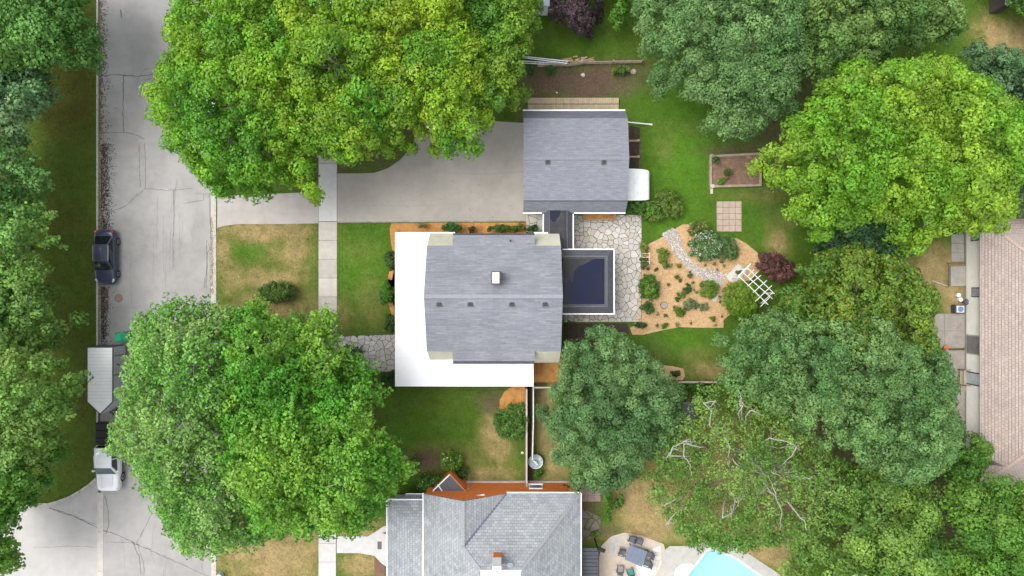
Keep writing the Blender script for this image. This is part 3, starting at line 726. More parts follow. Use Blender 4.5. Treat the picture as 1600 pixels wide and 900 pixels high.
mb = MB(); mb.box(xl+.02, xl+.08, b.y, ytop+.3, 3.271, 3.33); mb.box(xr-.08, xr-.02, b.y, ytop+.3, 3.271, 3.33); mb.build('lip', M('lip_metal', (.2,.2,.22)), Bz)
MB().prism([P(x, y, 3.28) for x, y in [(861,324),(872,322),(876,325),(875,336),(870,342),(868,347),(863,346),(859,340),(859,330)]], 3.271, 3.276).build('puddle', puddle, Bz)
mb = MB(); mb.box(a.x+.15, b.x-.15, b.y+.1, a.y, -.1, 2.8); mb.build('wall', wallM, Bz)

# ---------------- garage ----------------
G = thing('garage', 'detached garage with wide grey shingled double slope roof', 'garage', P(899,250))
zEg, zKg, zRg = 3.0, 4.26, 4.9
gx0 = P(817.5,0,zEg).x; gx1 = P(977,0,zEg).x
yn0 = P(0,173.5,zEg).y; yn1 = P(0,185,zKg).y; yrg = P(0,247,zRg).y; ys1 = P(0,314,zKg).y; ys0 = P(0,332,zEg).y
roof('lower_roof', [(gx0,yn0,zEg),(gx1,yn0,zEg),(gx1,yn1,zKg),(gx0,yn1,zKg)], shingle('garage_shingle_shaded', (.12,.125,.155), (.15,.155,.185), .5, .15, .05, .85), G)  # steep north slope: same shingle in a darker copy, shade painted in
g1 = roof('upper_roof', [(gx0,yn1,zKg),(gx1,yn1,zKg),(gx1,yrg,zRg),(gx0,yrg,zRg)], garS, G)
g2 = roof('upper_roof', [(gx0,ys1,zKg),(gx1,ys1,zKg),(gx1,yrg,zRg),(gx0,yrg,zRg)], garS, G)
g3 = roof('lower_roof', [(gx0,ys0,zEg),(gx1,ys0,zEg),(gx1,ys1,zKg),(gx0,ys1,zKg)], garS, G)
mb = MB(); mb.box(gx0-.02, gx1, yn0, yn0+.12, zEg-.12, zEg+.03); mb.build('gutter', whitep, G)
MB().box(gx0-.02, P(847,0,zEg).x, ys0-.1, ys0, zEg-.12, zEg+.03).build('gutter', whitep, G); MB().box(P(897,0,zEg).x, gx1, ys0-.1, ys0, zEg-.12, zEg+.03).build('gutter', whitep, G)
mb = MB(); mb.bar((gx0,ys1,zKg+.03), (gx1,ys1,zKg+.03), .05, .04); mb.build('flashing', blackM, G)
mb = MB(); mb.bar((gx0,yrg,zRg+.025), (gx1,yrg,zRg+.025), .3, .05); mb.build('ridge_cap', M('garage_ridge_shingle', (.19,.2,.23), .85, .1, 5), G)
mb = MB(); mb.prism([(gx0+.2,ys0+.3),(gx1-.2,ys0+.3),(gx1-.2,yn0-.3),(gx0+.2,yn0-.3)], -.1, 2.95)
for x in (gx0+.1, gx1-.12):
    yy = [ys0+.2, ys1, yrg, yn1, yn0-.2]; zz_ = [2.9, zKg-.14, zRg-.14, zKg-.14, 2.9]
    n0 = len(mb.v); mb.add([(x,y,z) for y, z in zip(yy, zz_)]+[(x+.03,y,z) for y, z in zip(yy, zz_)], [(0,1,2,3,4),(9,8,7,6,5),(0,5,6,1),(1,6,7,2),(2,7,8,3),(3,8,9,4)])
mb.build('wall', M('white_siding', (.62,.62,.6), .7, .06, 4), G)
for x in (856, 943.5): vent(x, 254, 4.85, g2, .42)
# pale downspout extension and brackets
def bar_thing(name, label, cat, a, b, w, h, m, group=None):
    mid = (Vector(a)+Vector(b))/2; t = thing(name, label, cat, (mid.x, mid.y, min(a[2], b[2])), group)
    mb = MB(); mb.bar(a, b, w, h); mb.build('pole', m, t); return t, mb
t, _ = bar_thing('downspout_extension', 'white pipe sticking out over the lawn from the garage upper corner', 'downspout', P(978,190.5,1.0), P(1018,194.5,.08), .09, .09, whitep)
MB().bar(P(1014,194.2,.10), P(1019,194.8,.06), .13, .12).build('spout', whitep, t)
for y, lab in ((220.5, 'upper weathered timber edging beam beside the garage wall'), (245.5, 'lower weathered timber edging beam beside the garage wall')):
    t = thing('timber_beam', lab, 'timber', P(988,y), 'timber beams beside the garage')
    MB().box(P(974,y).x, P(997,y).x, P(0,y).y-.08, P(0,y).y+.08, -.03, .22).build('beam', wood, t, bevel=.015)
    MB().box(P(995,y).x, P(998.5,y).x, P(0,y).y-.1, P(0,y).y+.1, -.03, .30).build('end_stake', wood, t)
# white lean-to with curved cover
t = thing('garden_locker', 'white curved lid storage shelter against the garage wall', 'shelter', P(1000,290))
mb = MB(); n = 9; ya = P(0,264.5,1.4).y; yb = P(0,314,1.4).y; xa = P(975,0,1.7).x; xb = P(1015,0,1.3).x
def arc(k_, yy=None):
    f = k_/(n-1); return xa+(xb-xa)*math.sin(f*math.pi/2), 1.75-.55*(1-math.cos(f*math.pi/2))
for k_ in range(n-1):
    x0, z0 = arc(k_); x1, z1 = arc(k_+1)
    e0 = .22*(k_/(n-1))**3; e1 = .22*((k_+1)/(n-1))**3
    mb.add([(x0,yb+e0,z0),(x1,yb+e1,z1),(x1,ya-e1,z1),(x0,ya-e0,z0),(x0,yb+e0,z0-.03),(x1,yb+e1,z1-.03),(x1,ya-e1,z1-.03),(x0,ya-e0,z0-.03)], [(0,1,2,3),(7,6,5,4),(0,4,5,1),(3,2,6,7)]+([(1,5,6,2)] if k_ == n-2 else []))
mb.build('cover', M('milky_plastic', (.78,.80,.80), .5, .07, 3, dirt=((.5,.52,.48), 2, .55, .75)), t)
for k_ in range(5):
    y = yb+(ya-yb)*(k_+.5)/5
    mb = MB(); mb.tube([(arc(j)[0], y, arc(j)[1]+.012) for j in range(n-1)], .012, 5); mb.build('rib', whitep, t)
mb = MB(); mb.box(xa+.05, xb-.1, yb+.25, ya-.25, -.02, 1.15); mb.build('cabinet', M('pale_panel', (.5,.5,.48), .7), t)
# planter box of bark under the eave
t = thing('planter_box', 'low timber planter box filled with orange bark beside the patio', 'planter', P(936,340))
a = P(910,332); b = P(961.5,344.5)
for x0, x1, y0, y1 in ((a.x,b.x,b.y,b.y+.09),(a.x,b.x,a.y-.09,a.y),(a.x,a.x+.09,b.y+.09,a.y-.09),(b.x-.09,b.x,b.y+.09,a.y-.09)): MB().box(x0,x1,y0,y1,.0,.35).build('side_board', wood, t)
MB().box(a.x+.09, b.x-.09, b.y+.09, a.y-.09, 0, .3).build('bark_fill', mulchO, t)

# deck behind the garage
t = thing('rear_deck', 'tan plank deck in two rows behind the garage', 'deck', P(896,163))
z = .25
def planks(root, x0, x1, y0, y1, n, z, ms, name='plank', th=.04, along='y'):
    a = P(x0, y0, z); b = P(x1, y1, z)
    w = (b.x-a.x)/n; me = {}
    for m_ in ms:
        mb = MB(); mb.box(-w/2+.008, w/2-.008, -(a.y-b.y)/2, (a.y-b.y)/2, -th, 0); me[m_.name] = mb.mesh(m_)
    L = oloc(root)
    for i in range(n):
        o = link(name, me[random.choice(ms).name], root); o.location = (a.x+w*(i+.5)-L.x, (a.y+b.y)/2-L.y, z-L.z+random.uniform(-.006, .006))
planks(t, 824.5, 967, 152.8, 162, 50, z, [wood2, wood3, wood2]); planks(t, 824.5, 967, 163, 180, 50, z, [wood2, wood3, wood3])
mb = MB(); a = P(824.5,152.8,z-.05); b = P(967,180,z-.05)
for y in (a.y-.06, (a.y+b.y)/2+.1, b.y+.06): mb.box(a.x, b.x, y-.04, y+.04, -.05, z-.045)
mb.build('joist', wood, t)
# square paver pad
root = thing('paver_pad', 'square pad of pinkish concrete pavers in the lawn', 'paving', P(1139,338))
a = P(1119.5,314.5); b = P(1158.5,362); nx, ny = 4, 5
pm = [M('pink_paver', (.40,.315,.25), .9, .12, 4, bump=.2), M('buff_paver', (.41,.325,.26), .9, .12, 4, bump=.2), M('grey_paver', (.385,.31,.25), .9, .14, 4, bump=.2)]
for i in range(nx):
    for j in range(ny):
        w = (b.x-a.x)/nx; h = (a.y-b.y)/ny
        mb = MB(); mb.box(a.x+i*w+.015, a.x+(i+1)*w-.015, b.y+j*h+.015, b.y+(j+1)*h-.015, -.05, .045+random.uniform(-.01,.01)); mb.build('paver', random.choice(pm), root)
MB().box(a.x-.01, b.x+.01, b.y-.01, a.y+.01, -.06, .025).build('sand_bed', joint, root)
# raised bed
t = thing('raised_bed', 'long timber framed raised vegetable bed of brown soil', 'garden bed', P(1150,268))
def tb(x0, y0, x1, y1, w=.2, h=.3, name='timber'):
    MB().bar(P(x0,y0,h/2), P(x1,y1,h/2), w, h).build(name, wood, t, bevel=.015)
tb(1112,244.5,1186,240.5); tb(1110,243,1110,291); tb(1113,291.5,1186,289.5); tb(1187.5,240,1187.5,291)
MB().box(P(1108,0).x, P(1112.5,0).x, P(0,246.5).y, P(0,242).y, -.02, .4).build('corner_post', wood, t)
MB().box(P(1108.5,0).x, P(1114,0).x, P(0,294.5).y, P(0,289).y, -.02, .4).build('corner_post', M('pale_timber', (.5,.44,.37), .8), t)
MB().bar(P(1111.5,294,.08), P(1112,303,.08), .22, .16).build('offcut', M('pale_timber', (.5,.44,.37), .8), t)
MB().prism(pp([(1112,246),(1186,242),(1186,289),(1112,290)]), -.05, .2).build('soil', M('reddish_soil', (.20,.125,.085), .95, .3, 3, bump=1, bscale=22, dirt=((.36,.29,.22), 2, .56, .72)), t)

# ---------------- foliage ----------------
def circ(cx, cy, rx, ry=None, n=14, seed=0, irr=.14):
    r = random.Random(seed*77+int(cx*3+cy)); ry = rx if ry is None else ry
    return [(cx+rx*math.cos(2*math.pi*k/n)*(1+r.uniform(-irr, irr)), cy+ry*math.sin(2*math.pi*k/n)*(1+r.uniform(-irr, irr))) for k in range(n)]
def crown(name, outline, z0, Hh, cr, leaf, cols, seed, parent, lobe=2.6, gap=.35, cover=1.5, style='ball', under=.6, keep=1.0, lobeh=1.2, accent=None, skirt=1.2, squash=.8, rough_edge=.35, kw_b=1.0, spf=1.36, flat=.5, ragged=0., core=False):
    rs = np.random.RandomState(seed); outline = [tuple(map(float, q)) for q in outline]
    k0 = (CAMH-z0)/(CAMH*PXM); wp = [((x-800)*k0, (450-y)*k0) for x, y in outline]
    xs = [q[0] for q in wp]; ys = [q[1] for q in wp]; sp = cr*spf; BR = kw_b
    gx, gy = np.meshgrid(np.arange(min(xs)-sp, max(xs)+sp, sp), np.arange(min(ys)-sp, max(ys)+sp, sp*.87))
    gx = gx+(np.arange(gx.shape[0])[:, None] % 2)*sp/2
    x = gx.ravel()+rs.normal(0, sp*.22, gx.size); y = gy.ravel()+rs.normal(0, sp*.22, gx.size)
    d = edist(x, y, wp); ins = inpoly(x, y, wp)
    sd_ = np.where(ins, d, -d)+rough_edge*cr*2*(vnoise(x/1.3+seed, y/1.3)-.6)-cr*(.95 if style == 'spray' else .6)
    sd_ = sd_+(.42*min(1, ragged))-ragged*np.clip(vnoise(x/1.9+seed*5, y/1.9+3)-.38, 0, 1)*1.6
    ok = sd_ > 0; x, y, sd_ = x[ok], y[ok], sd_[ok]
    if len(x) == 0: x = np.array([np.mean(xs)]); y = np.array([np.mean(ys)]); sd_ = np.array([.1])
    R = max(sd_.max(), .1); t_ = np.clip(sd_/(R*flat), 0, 1)
    dome = Hh*np.sqrt(1-(1-t_)**2)
    # lobes
    lc = []
    for _ in range(4000):
        q = (rs.uniform(min(xs), max(xs)), rs.uniform(min(ys), max(ys)))
        if all((q[0]-a)**2+(q[1]-b)**2 > (lobe*.8)**2 for a, b in lc): lc.append(q)
        if len(lc) > 400: break
    lc = np.array(lc); dd = np.hypot(x[:, None]-lc[None, :, 0], y[:, None]-lc[None, :, 1]); li = dd.argmin(1); ld = dd.min(1)
    lr = lobe*.66*rs.uniform(.8, 1.15, len(lc))[li]; lb = np.sqrt(np.clip(1-(ld/lr)**2, 0, 1))
    loff = rs.normal(0, .5, len(lc))[li]*lobeh
    z = z0+dome+1.35*lobeh*(lb-.6)+loff*np.clip(t_*2, 0, 1)+rs.normal(0, .42*cr, len(x))
    drop = (ld > lr*.86) & (rs.rand(len(x)) < gap)
    dropn = vnoise(x/(lobe*.9)+40+seed, y/(lobe*.9)+7) < gap*.35
    kp = ~(drop | dropn) & (rs.rand(len(x)) < keep)
    lowz = ~kp
    # keep inside outline as seen: lower outer parts
    for _ in range(5):
        kk = (CAMH-z)/(CAMH*PXM); px_ = 800+x/kk; py_ = 450-y/kk
        bad = ~inpoly(px_, py_, outline) & (z > z0-.5)
        z = np.where(bad, z-(z-z0+.5)*.35, z)
    lam = rs.rand(len(lc))[li]
    nmix = np.clip(.5+1.9*(fbm(x/3.2+seed*3, y/3.2+9, 3)-.5)+(lam-.5)*.8, 0, 1)
    X = [x[kp]]; Y = [y[kp]]; Z = [z[kp]]; Rr = [np.full(kp.sum(), cr)*rs.uniform(.75, 1.25, kp.sum())]; Lf = [np.ones(kp.sum())]; Mx = [nmix[kp]]
    um = (rs.rand(len(x)) < under) | lowz
    dz = np.where(lowz, 1.3, 1.9)*min(1, max(.15, Hh/4))
    X.append(x[um]); Y.append(y[um]); Z.append((z-dz)[um]); Rr.append(np.full(um.sum(), cr*1.15)); Lf.append(np.full(um.sum(), 1.12)); Mx.append(nmix[um])
    if core:
        g2 = (rs.rand(len(x)) < .8) & (sd_ > 1.4)
        X.append(x[g2]); Y.append(y[g2]); Z.append((z0+dome*.75-2.4)[g2]); Rr.append(np.full(g2.sum(), cr*1.5)); Lf.append(np.full(g2.sum(), 1.7)); Mx.append(nmix[g2])
    em = (sd_ < cr*1.6) & (rs.rand(len(x)) < .9)
    if skirt > 0:
        for s_ in (.5, 1.0):
            X.append(x[em]); Y.append(y[em]); Z.append(np.maximum(z[em]-skirt*s_*rs.uniform(.7, 1.3, em.sum()), .15)); Rr.append(np.full(em.sum(), cr*.9)); Lf.append(np.full(em.sum(), 1.1)); Mx.append(nmix[em])
    X, Y, Z, Rr, Lf, Mx = map(np.concatenate, (X, Y, Z, Rr, Lf, Mx))
    cxm, cym = np.mean(xs), np.mean(ys)
    nl = np.maximum(6, (cover*2*np.pi*Rr**2/((leaf*Lf)**2*1.1)*np.where(Lf > 1.1, .7, 1)).astype(int))
    ci = np.repeat(np.arange(len(X)), nl); N = len(ci)
    dirv = rs.normal(0, 1, (N, 3)); dirv[:, 2] = np.abs(dirv[:, 2])*1.0-.12*(rs.rand(N) < .3); dirv /= np.linalg.norm(dirv, axis=1)[:, None]
    rad = Rr[ci]*np.where(rs.rand(N) < .82, rs.uniform(.84, 1.08, N), rs.uniform(.4, .9, N))
    pos = dirv*rad[:, None]; pos[:, 2] *= squash
    if style == 'spray':
        ax = rs.normal(0, 1, (len(X), 2)); ax += np.stack([X-cxm, Y-cym], -1)/(R+1)*1.2; ax /= np.linalg.norm(ax, axis=1)[:, None]+1e-6
        al = pos[:, 0]*ax[ci, 0]+pos[:, 1]*ax[ci, 1]
        pos[:, 0] += ax[ci, 0]*al*.9; pos[:, 1] += ax[ci, 1]*al*.9
        pe = -pos[:, 0]*ax[ci, 1]+pos[:, 1]*ax[ci, 0]
        pos[:, 0] += ax[ci, 1]*pe*.35; pos[:, 1] -= ax[ci, 0]*pe*.35
    else:   # small bumps on the ball
        an = np.arctan2(dirv[:, 1], dirv[:, 0]); ph = rs.uniform(0, 6.28, len(X))[ci]
        bmp = 1+.16*np.sin(an*5+ph)*np.sin(np.arccos(np.clip(dirv[:, 2], -1, 1))*4+ph)
        pos *= bmp[:, None]
    c = np.stack([X[ci], Y[ci], Z[ci]], -1)+pos
    nrm = dirv*(1.0 if style == 'ball' else .5)+rs.normal(0, .36, (N, 3))+np.array([0, 0, .25]); nrm /= np.linalg.norm(nrm, axis=1)[:, None]
    tv = rs.normal(0, 1, (N, 3)); tv -= nrm*(tv*nrm).sum(1)[:, None]; tv /= np.linalg.norm(tv, axis=1)[:, None]+1e-9
    bv = np.cross(nrm, tv); sz = (leaf*Lf[ci]*rs.uniform(.6, 1.3, N))[:, None]
    V = np.stack([c+tv*sz*.72, c+bv*sz*.5+nrm*sz*.12, c-tv*sz*.62, c-bv*sz*.5+nrm*sz*.12], 1)
    V[:, :, 2] = np.maximum(V[:, :, 2], .02)
    A, B = np.array(cols[0]), np.array(cols[1]); m_ = np.clip(Mx[ci]+rs.normal(0, .13, N), 0, 1)[:, None]
    col = (A*(1-m_)+B*m_)*rs.uniform(.8, 1.22, (N, 1))*rs.uniform(.74, 1.26, len(X))[ci][:, None]*BR
    if accent is not None:
        for ac, pr in accent:
            if pr > .0:
                am = rs.rand(N) < pr; col[am] = np.array(ac)*rs.uniform(.8, 1.2, (am.sum(), 1))
    L = oloc(parent); V -= np.array([L.x, L.y, L.z])
    o = link(name, fastmesh(name, V, 4, np.clip(col, 0, 1), leafM), parent)
    return o, dict(x=x, y=y, z=z, R=R, lc=lc, wp=wp)
LEAVES = [0]
def tree(label, outline, z0, Hh, cols, seed, cr=.6, leaf=.19, kind='tree', cat='tree', tr=.28, limbs=7, group=None, barkm=None, **kw):
    if group == 'trees along the west edge':
        ym = (min(q[1] for q in outline)+max(q[1] for q in outline))/2
        outline = [(x+(14 if x > 15 and not (x > 130) else 0), ym+(y-ym)*1.12) for x, y in outline]
    xs = [q[0] for q in outline]; ys = [q[1] for q in outline]; cx = (min(xs)+max(xs))/2; cy = (min(ys)+max(ys))/2
    b = P(cx, cy, z0+Hh*.4 if abs(cx-800) < 550 else z0*.3); t = thing(kind, label, cat, (b.x, b.y, 0), group)
    leaf *= .93; kw.setdefault("kw_b", 1.45); kw.setdefault('ragged', 1.1); kw.setdefault('core', 'sparse' not in label); kw['under'] = kw.get('under', .45); o, inf = crown('crown', outline, z0, Hh, cr, leaf, cols, seed, t, **kw)
    LEAVES[0] += len(o.data.polygons)
    rnd = random.Random(seed); mb = MB(); zt = z0+Hh*.55
    mb.tube([(b.x, b.y, -.1), (b.x+.05, b.y, .4), (b.x+rnd.gauss(0,.1), b.y+rnd.gauss(0,.1), z0*.5), (b.x+rnd.gauss(0,.25), b.y+rnd.gauss(0,.25), z0), (b.x+rnd.gauss(0,.4), b.y+rnd.gauss(0,.4), zt)], [tr*1.35, tr, tr*.85, tr*.6, tr*.12], 8)
    mb.build('trunk', barkm or bark, t, smooth=True)
    n = len(inf['x'])
    for i in range(limbs):
        j = rnd.randrange(n); e = Vector((inf['x'][j], inf['y'][j], inf['z'][j]-.1)); s = Vector((b.x, b.y, z0*rnd.uniform(.45, .95))); mb = MB()
        m1 = s.lerp(e, .35)+Vector((rnd.gauss(0,.3), rnd.gauss(0,.3), .3)); m2 = s.lerp(e, .7)+Vector((rnd.gauss(0,.4), rnd.gauss(0,.4), .5))
        mb.tube([s, m1, m2, e], [tr*.4, tr*.28, tr*.17, tr*.04], 6)
        for q in range(3):
            a = m2.lerp(e, rnd.uniform(-.2, .6)); j2 = rnd.randrange(n); dv = Vector((rnd.gauss(0,1), rnd.gauss(0,1), rnd.uniform(0,.5))).normalized()*rnd.uniform(.6,1.4)
            mb.tube([a, a+dv*.5+Vector((0,0,.05)), a+dv], [tr*.12, tr*.08, tr*.02], 5)
        mb.build('limb', barkm or bark, t, smooth=True)
    return t, inf
def shrub(label, outline, Hh, cols, seed, cr=.22, leaf=.1, kind='shrub', cat='shrub', group=None, z0=.25, **kw):
    xs = [q[0] for q in outline]; ys = [q[1] for q in outline]; b = P((min(xs)+max(xs))/2, (min(ys)+max(ys))/2, 0)
    t = thing(kind, label, cat, b, group)
    k_ = dict(kw_b=1.25, lobe=.9, lobeh=.25, gap=.15, skirt=.3, under=.4, cover=1.4); k_.update(kw)
    o, inf = crown('foliage', outline, z0, Hh, cr, leaf, cols, seed, t, **k_)
    LEAVES[0] += len(o.data.polygons)
    mb = MB(); rnd = random.Random(seed)
    for i in range(3):
        mb.tube([(b.x, b.y, -.05), (b.x+rnd.gauss(0,.08), b.y+rnd.gauss(0,.08), (z0+Hh)*.5), (b.x+rnd.gauss(0,.15), b.y+rnd.gauss(0,.15), z0+Hh*.7)], [.03, .02, .008], 5)
    mb.build('stem', bark, t)
    return t
YG = ((.060,.150,.012), (.170,.230,.016)); MG = ((.038,.105,.012), (.085,.165,.016)); BG = ((.045,.100,.035), (.105,.165,.070))
DG = ((.025,.070,.010), (.060,.120,.018)); OL = ((.060,.105,.018), (.120,.165,.030)); LY = ((.070,.185,.010), (.155,.250,.018))
tree('big bright green maple spreading over the road and driveway mouth', [(262,-40),(275,20),(262,40),(275,75),(262,95),(243,105),(248,130),(232,145),(248,165),(240,180),(262,195),(258,228),(292,240),(285,262),(312,262),(312,285),(335,283),(340,305),(378,318),(400,300),(428,310),(450,300),(470,290),(490,250),(495,180),(505,100),(490,20),(495,-60)], 7, 5.5, ((.055,.170,.010),(.130,.245,.012)), 11, spf=1.5, under=.6, cr=.55, leaf=.165, limbs=6, group='maples above the driveway')
tree('huge yellow green maple over the middle of the driveway', [(430,-60),(440,60),(432,150),(445,220),(465,270),(488,314),(515,308),(522,288),(515,262),(548,275),(590,268),(608,255),(622,240),(650,228),(668,218),(690,246),(712,240),(722,232),(750,254),(772,240),(762,205),(775,150),(760,80),(745,10),(750,-60)], 7.5, 5.5, ((.060,.175,.010),(.170,.260,.012)), 12, spf=1.5, under=.6, cr=.55, leaf=.165, limbs=6, group='maples above the driveway', accent=[((.26,.26,.02), .02)])
tree('darker green maple crown beside the garage driveway corner', [(715,-60),(725,60),(735,150),(755,190),(785,202),(800,175),(812,168),(818,130),(810,110),(822,75),(838,45),(843,15),(836,-20),(835,-60)], 6, 4.5, ((.045,.135,.012),(.120,.200,.015)), 13, cr=.5, leaf=.17, limbs=3, group='maples above the driveway')
# west side
tree('dark green tree in the top left corner beside the road', [(-60,-60),(60,-60),(150,-20),(165,45),(166,90),(125,105),(80,115),(40,120),(-60,130)], 6, 4, ((.04,.105,.018),(.075,.155,.028)), 21, kw_b=2.1, ragged=.3, group='trees along the west edge')
tree('second tree down the west edge with grey green crown', [(-60,118),(50,115),(92,140),(99,175),(70,200),(60,212),(-60,222)], 5.5, 4, BG, 22, kw_b=2.1, ragged=.3, group='trees along the west edge')
tree('small feathery tree on the west edge above the sedan', [(-60,215),(20,222),(55,235),(74,262),(84,290),(50,305),(25,325),(-60,322)], 5, 4, ((.045,.12,.03),(.09,.17,.045)), 23, style='spray', kw_b=2.1, ragged=.3, group='trees along the west edge', cr=.5)
tree('feathery green tree on the west edge beside the parked sedan', [(-60,310),(25,320),(60,322),(80,342),(97,355),(90,385),(70,398),(85,430),(75,450),(40,462),(-60,455)], 5, 5, ((.045,.12,.025),(.095,.175,.035)), 24, style='spray', kw_b=2.1, ragged=.3, group='trees along the west edge', cr=.5)
tree('dark green tree on the west edge opposite the drain grates', [(-60,445),(30,448),(80,455),(102,480),(95,520),(72,532),(30,545),(-60,545)], 5, 4, ((.035,.095,.02),(.07,.135,.025)), 25, kw_b=2.1, ragged=.3, group='trees along the west edge')
tree('pale yellow green tree on the west edge beside the trailer', [(-60,525),(30,520),(75,548),(108,568),(120,605),(115,640),(92,665),(75,700),(30,722),(-60,715)], 6.5, 5, ((.06,.125,.02),(.135,.200,.045)), 26, kw_b=2.1, ragged=.3, group='trees along the west edge', gap=.45, cr=.5)
tree('dark green tree at the corner of the side street', [(-60,700),(40,712),(82,718),(82,745),(66,770),(60,800),(50,840),(35,870),(10,885),(-60,880)], 5.5, 4.5, ((.035,.10,.012),(.075,.15,.018)), 27, kw_b=2.1, ragged=.3, group='trees along the west edge')
# centre-left silver maples
tree('grey green silver maple leaning over the trailer and pickup', [(275,462),(320,478),(345,485),(390,478),(420,560),(410,650),(420,740),(405,845),(370,850),(335,860),(310,870),(282,850),(270,825),(250,800),(245,770),(225,758),(220,735),(203,712),(184,706),(171,690),(184,662),(194,636),(200,600),(208,560),(212,535),(212,492),(250,488)], 7, 5, ((.062,.175,.018),(.135,.235,.052)), 31, style='spray', cr=.48, leaf=.17, gap=.5, limbs=12, cover=1.2, under=.9, lobe=2.2, barkm=M('silver_bark', (.33,.31,.28), .85, .2, 6), kw_b=1.7, group='silver maples in the front yard', accent=[((.20,.27,.13), .14)])
tree('bright green silver maple reaching towards the white porch roof', [(375,480),(400,472),(450,478),(488,490),(518,490),(532,512),(548,548),(575,556),(580,575),(602,600),(606,640),(622,665),(634,690),(640,730),(612,765),(602,800),(560,825),(500,828),(450,830),(405,828),(352,740),(348,650),(356,560)], 7.5, 5, ((.045,.165,.010),(.130,.250,.026)), 32, style='spray', cr=.5, leaf=.18, gap=.4, limbs=10, lobe=2.4, barkm=MATS['silver_bark'], group='silver maples in the front yard')
# centre globe
tree('round blue green tree behind the house touching the roof corner', [(900,512),(925,508),(950,512),(985,520),(1002,545),(1030,560),(1062,600),(1068,650),(1052,690),(1020,705),(1000,735),(960,764),(910,764),(890,752),(868,725),(852,690),(838,645),(856,605),(860,560),(880,530)], 4, 4.2, ((.042,.095,.028),(.085,.150,.048)), 41, cr=.55, leaf=.12, lobe=1.7, lobeh=1.0, gap=.3, squash=1.0, kw_b=1.75, spf=1.66, under=.8, ragged=.35, flat=.8)
tree('big blue green tree above the raised bed', [(990,20),(1008,-60),(1235,-60),(1255,30),(1260,90),(1242,140),(1238,178),(1200,188),(1175,220),(1130,226),(1092,192),(1070,152),(1030,142),(1000,122),(990,80)], 6.5, 4.5, ((.046,.108,.028),(.092,.162,.050)), 42, cr=.55, leaf=.145, lobe=2.1, lobeh=1.2, gap=.35, kw_b=1.65, spf=1.6, under=.7, ragged=.6)
tree('mid green tree at the top beside the far lawn', [(1235,-60),(1480,-60),(1500,20),(1508,45),(1490,80),(1440,88),(1380,105),(1320,120),(1280,140),(1240,150),(1228,100),(1240,50)], 6, 4.5, ((.050,.120,.024),(.105,.175,.040)), 43, cr=.5, leaf=.16, limbs=6, lobe=2.0)
tree('bluish green tree behind the yellow crown at the right edge', [(1480,75),(1540,70),(1640,100),(1660,330),(1598,332),(1560,260),(1500,140)], 4.5, 3.5, ((.042,.10,.035),(.08,.145,.06)), 44, cr=.5, leaf=.16)
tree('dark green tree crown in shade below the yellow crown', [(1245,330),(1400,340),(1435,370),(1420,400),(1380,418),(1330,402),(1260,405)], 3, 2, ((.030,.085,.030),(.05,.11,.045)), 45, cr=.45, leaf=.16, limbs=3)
tree('huge bright yellow green tree filling the right side', [(1190,290),(1180,245),(1205,222),(1228,195),(1222,165),(1240,145),(1275,128),(1310,97),(1350,92),(1370,108),(1400,96),(1425,104),(1450,88),(1480,95),(1500,112),(1530,122),(1560,150),(1592,172),(1588,200),(1602,240),(1598,270),(1580,290),(1578,330),(1560,365),(1530,372),(1510,385),(1480,378),(1455,372),(1430,395),(1410,402),(1385,392),(1365,372),(1330,362),(1300,358),(1280,380),(1250,380),(1235,350),(1215,340),(1220,310)], 7, 6, LY, 46, spf=1.5, under=.6, cr=.6, leaf=.17, lobe=2.5, lobeh=1.4, gap=.45, limbs=9, barkm=MATS['silver_bark'])
tree('yellow speckled green tree right of the pergola', [(1205,500),(1212,460),(1245,445),(1250,405),(1290,388),(1330,380),(1372,400),(1412,410),(1440,430),(1462,470),(1450,500),(1462,545),(1420,570),(1300,560),(1210,515)], 4.5, 4, ((.045,.110,.014),(.105,.175,.020)), 47, cr=.42, leaf=.17, lobe=1.8, gap=.5, accent=[((.26,.25,.03), .10)])
tree('largest blue green tree right of the back lawn', [(1115,520),(1150,502),(1200,490),(1250,492),(1300,500),(1340,488),(1392,502),(1402,545),(1450,528),(1478,560),(1490,610),(1485,640),(1502,680),(1485,720),(1440,748),(1400,757),(1340,732),(1290,705),(1240,672),(1200,645),(1140,625),(1120,570)], 6, 5, ((.044,.104,.027),(.090,.160,.046)), 48, cr=.52, leaf=.14, lobe=2.0, lobeh=1.2, gap=.35, limbs=8, kw_b=1.75, spf=1.62, under=.7, ragged=.6, accent=[((.14,.22,.06), .06)])
tree('clumpy mid green tree at the bottom beside the pool lawn', [(1238,850),(1262,800),(1295,755),(1330,728),(1390,738),(1430,760),(1460,800),(1470,960),(1240,960),(1232,890)], 5.5, 4.5, ((.050,.125,.020),(.120,.200,.032)), 49, cr=.85, leaf=.16, lobe=2.0, lobeh=1.5, gap=.4, spf=1.62, under=.7, kw_b=1.6, limbs=5, group='clumpy trees bottom right')
tree('bright green clumpy tree in the bottom right corner', [(1440,760),(1460,735),(1490,720),(1545,725),(1575,742),(1605,760),(1660,785),(1660,960),(1450,960),(1452,850)], 5.5, 4.5, ((.048,.130,.014),(.120,.205,.024)), 50, cr=.85, leaf=.16, lobe=2.0, lobeh=1.5, gap=.4, spf=1.62, under=.7, kw_b=1.6, limbs=5, group='clumpy trees bottom right')
tree('small green tree touching the lower corner of the tan roof', [(1470,720),(1485,695),(1500,682),(1530,686),(1545,700),(1542,722),(1520,745),(1480,750)], 4.5, 2.5, ((.045,.125,.014),(.085,.165,.02)), 51, cr=.4, leaf=.15, limbs=2)
